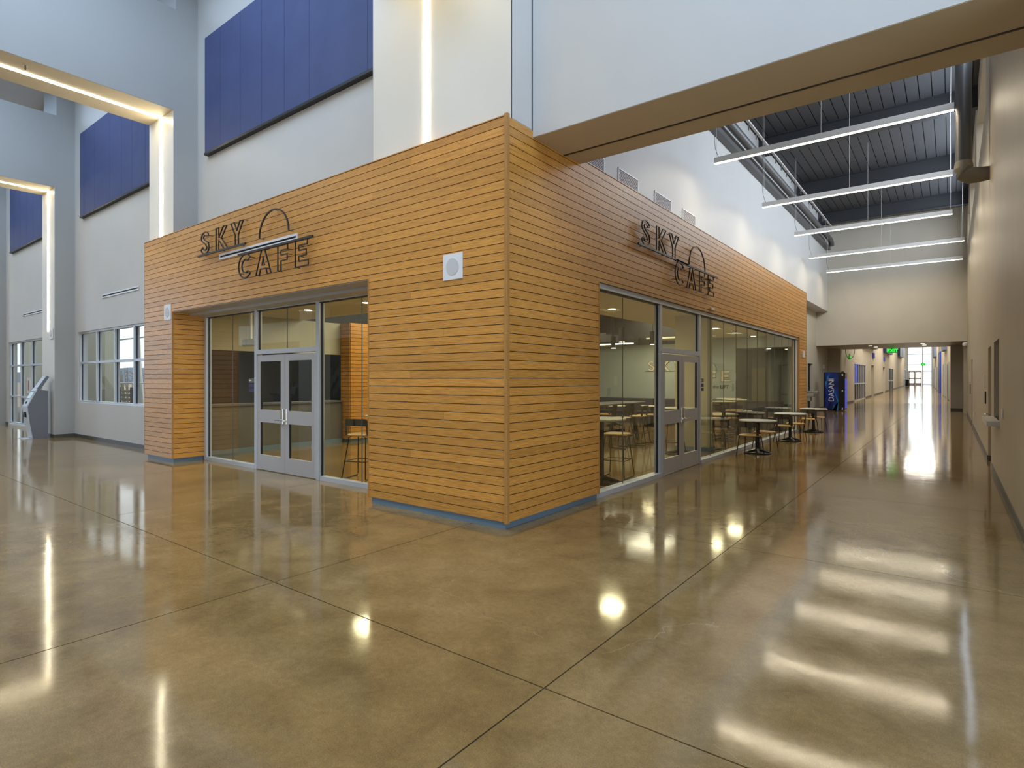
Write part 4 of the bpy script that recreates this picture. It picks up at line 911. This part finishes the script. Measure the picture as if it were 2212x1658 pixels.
hb = MB(); hb.tube([(-1.45, 37.0, 9.0)]+[(-1.45+.25*(1-math.cos(a*PI/10)), 37.0, 3.55-.55*math.sin(a*PI/10)) for a in range(11)]+[(-.95, 37.0, 9.0)], .015, 5)
tag(hb.build('hanging_cable', 'blackish'), 'dark looped cable hanging past the passage soffit at left', 'cable')
# small fittings
sp = emp('sprinkler', (-9.05, -2.2, 7.2), label='tiny brass sprinkler under the second opening\'s soffit', cat='sprinkler')
MB().cyl(-9.05, -2.2, 7.205, 7.214, .045, 14).build('plate', 'chrome', sp); MB().cyl(-9.05, -2.2, 7.14, 7.206, .014, 8).build('stem', 'brown_door', sp)
tag(MB().box(.0, .05, 6.72, 6.92, 3.10, 3.15).build('door_sensor', 'fixture_white', bevel=.01), 'small pale sensor on the timber above the hall doors', 'sensor')
nt_ = emp('paper_notice', (-21.7, .66, 1.4), label='cream notice with red lettering on the window behind the kiosk', cat='notice')
ub('sheet', 'laminate_white', nt_, -21.85, -21.45, .655, .665, 1.2, 1.75); ub('red_text_block', 'red', nt_, -21.70, -21.60, .65, .655, 1.3, 1.65)
# ------------------------------------------------------------------ corridor beyond
mb = MB(); grid_wall(mb, 'X', -2.3, -2.0, 36.2, 113.2, 0, 9, [(45.8, 53.1, .12, 3.0), (57.6, 60, .1, 3.05), (68.9, 71.5, .2, 3.08), (75.8, 83.2, .3, 3.12), (103, 108.5, .5, 3.4)])
cl_ = struct('wall_corridor_left', mb, 'block_wall', 'long left wall of the far corridor')
mb = MB()
for a, b in zip((36.2, 60, 90), (60, 90, 114)): mb.hexa(((rx(a), a, 0), (rx(a)+.3, a, 0), (rx(b)+.3, b, 0), (rx(b), b, 0), (rx(a), a, 9), (rx(a)+.3, a, 9), (rx(b)+.3, b, 9), (rx(b), b, 9)))
cr_ = struct('wall_corridor_right', mb, 'block_wall', 'long right wall of the far corridor')
mb = MB(); mb.box(-2.3, 4.6, 36.2, 113.3, 9, 9.2); mb.box(-2.3, 4.9, 36.2, 36.4, 3.75, 9.2); struct('ceiling_corridor', mb, 'paint_pale')
mb = MB()
for a, b in ((36.4, 45.7), (53.2, 57.6), (60, 68.9), (71.5, 75.7), (83.3, 103), (108.6, 113)): mb.hexa(((-2.0, a, ramp(a)), (-1.97, a, ramp(a)), (-1.97, b, ramp(b)), (-2.0, b, ramp(b)), (-2.0, a, ramp(a)+.12), (-1.97, a, ramp(a)+.12), (-1.97, b, ramp(b)+.12), (-2.0, b, ramp(b)+.12)))
struct('baseboard_corridor', mb, 'base_dark')
for n_, (y0, y1, z0, z1) in zip((7, 8, 9), ((45.8, 53.1, .12, 3.0), (75.8, 83.2, .35, 3.12), (103, 108.5, .62, 3.4))):
    w_ = emp('window_%d' % n_, (-2.05, (y0+y1)/2, z0), kind='structure', label='dark glazed screen with pale mullions in the corridor\'s left wall')
    N = 6 if n_ == 7 else 2; zm = z0+(z1-z0)*.42
    ub('dark_pane', 'dark_glass', w_, -2.08, -2.05, y0, y1, z0-.1, z1)
    if n_ == 7: ub('blue_blind', 'vend_front', w_, -2.05, -2.04, y0, y0+2.2, zm, z1)
    for k_ in range(N+1): yy = y0+(y1-y0-.14)*k_/N; ub('mullion', 'aluminium', w_, -2.04, -1.985, yy, yy+.14, z0-.1, z1)
    for z in (z1-.1, zm): ub('rail', 'aluminium', w_, -2.04, -1.98, y0, y1, z, z+.09)
for y0, y1, z1 in ((57.6, 60, 3.05), (68.9, 71.5, 3.08)):
    ub('recess_door', 'paint_tan', cl_, -2.29, -2.25, y0, y1, 0, z1)
for y, z in ((58.5, 3.85), (69.5, 3.85)):
    tag(MB().box(-1.995, -1.9, y, y+1.2, z-.12, z+.35).build('blue_sign', 'blue_door'), 'small blue projecting sign on corridor wall, %s' % ('nearer one' if y < 60 else 'farther one'), 'sign')
def bay(y0, z0, x, s, label):
    b_ = emp('window_box', (x, y0, z0), label=label, cat='window box')
    MB().box(min(x, x+s*.30), max(x, x+s*.30), y0, y0+4.5, z0, 8.4).build('navy_side', 'vend_wave_dark', b_); MB().box(min(x+s*.02, x+s*.31), max(x+s*.02, x+s*.31), y0+4.5, y0+8.5, z0, 8.4).build('pale_pane', 'slate_blue', b_)
for y0, z0, l in ((51, 4.55, 'nearest navy window box high on the corridor\'s left wall'), (69, 4.65, 'middle navy window box high on the corridor\'s left wall'), (90, 4.9, 'farthest navy window box high on the corridor\'s left wall')): bay(y0, z0, -1.99, 1, l)
def bayr(y0, y1, z0, z1, m, name, label, cat, d=.2):
    mb = MB(); mb.hexa(((rx(y0)-d, y0, z0), (rx(y0)-.003, y0, z0), (rx(y1)-.003, y1, z0), (rx(y1)-d, y1, z0), (rx(y0)-d, y0, z1), (rx(y0)-.003, y0, z1), (rx(y1)-.003, y1, z1), (rx(y1)-d, y1, z1)))
    tag(mb.build(name, m), label, cat)
bayr(55, 60, 4.2, 8, 'slate_blue', 'window_box', 'slate window box high on the corridor\'s right wall, nearer', 'window box', .25)
bayr(85, 92, 4.6, 8, 'slate_blue', 'window_box', 'slate window box high on the corridor\'s right wall, farther', 'window box', .25)
bayr(69, 74, .1, 4.6, 'blue_door', 'wall_banner', 'bright blue tall banner on the corridor\'s right wall', 'banner', .12)
for y0, y1, l in ((51, 54, 'first'), (58, 59.2, 'second'), (62, 63.2, 'third'), (80, 83, 'fourth'), (88, 91, 'fifth'), (96, 100, 'last')):
    bayr(y0, y1, .05+ramp(y0), 2.9+ramp(y0)*.5, 'dark_glass', 'glazed_door', l+' dark glazed door along the corridor\'s right wall', 'door', .04)
    bayr(y0-.25, y0-.02, .05+ramp(y0), 3.0+ramp(y0)*.5, 'aluminium', 'door_post', 'pale frame beside the '+l+' dark door', 'post', .08)
# end glazing
ew = emp('window_10', (0, 113, .8), kind='structure', label='bright full-height glass end wall of the corridor')
ZE = ramp(113); YE = 112.8
for x, w_ in ((-2.0, .1), (-.02, .12), (1.25, .1)): ub('mullion', 'aluminium', ew, x, x+w_, YE, YE+.15, ZE-.2, 9)
for z in (3.15, 4.15, 5.9): ub('transom', 'aluminium', ew, -2.0, 1.4, YE, YE+.12, z, z+.08)
for z in (.84, 1.9, 3.0): ub('transom', 'aluminium', ew, 0, 1.4, YE, YE+.12, z, z+.07)
for x0, x1 in ((-2, 0), (0, 1.4)): ub('glass_pane', 'glass_clear', ew, x0, x1, YE+.06, YE+.07, 3.2 if x0 < 0 else ZE, 9)
d4 = emp('door_4', (-1, YE, ZE), kind='structure', label='tan-framed glass double doors at the corridor\'s far end')
for x0, x1 in ((-1.88, -.98), (-.96, -.06)):
    mb = MB(); zt = 3.12
    mb.box(x0, x0+.16, YE-.05, YE+.02, ZE, zt); mb.box(x1-.16, x1, YE-.05, YE+.02, ZE, zt); mb.box(x0, x1, YE-.05, YE+.02, ZE, ZE+.3); mb.box(x0, x1, YE-.05, YE+.02, ZE+.98, ZE+1.18); mb.box(x0, x1, YE-.05, YE+.02, zt-.18, zt)
    mb.build('door_leaf', 'door_tan', d4)
ob = MB(); ob.box(-1.95, -1.5, 106, 106.6, ZE-.1, ZE+.85); tag(ob.build('litter_bin', 'blackish', bevel=.03), 'small dark bin at the end of the corridor\'s left wall', 'bin')
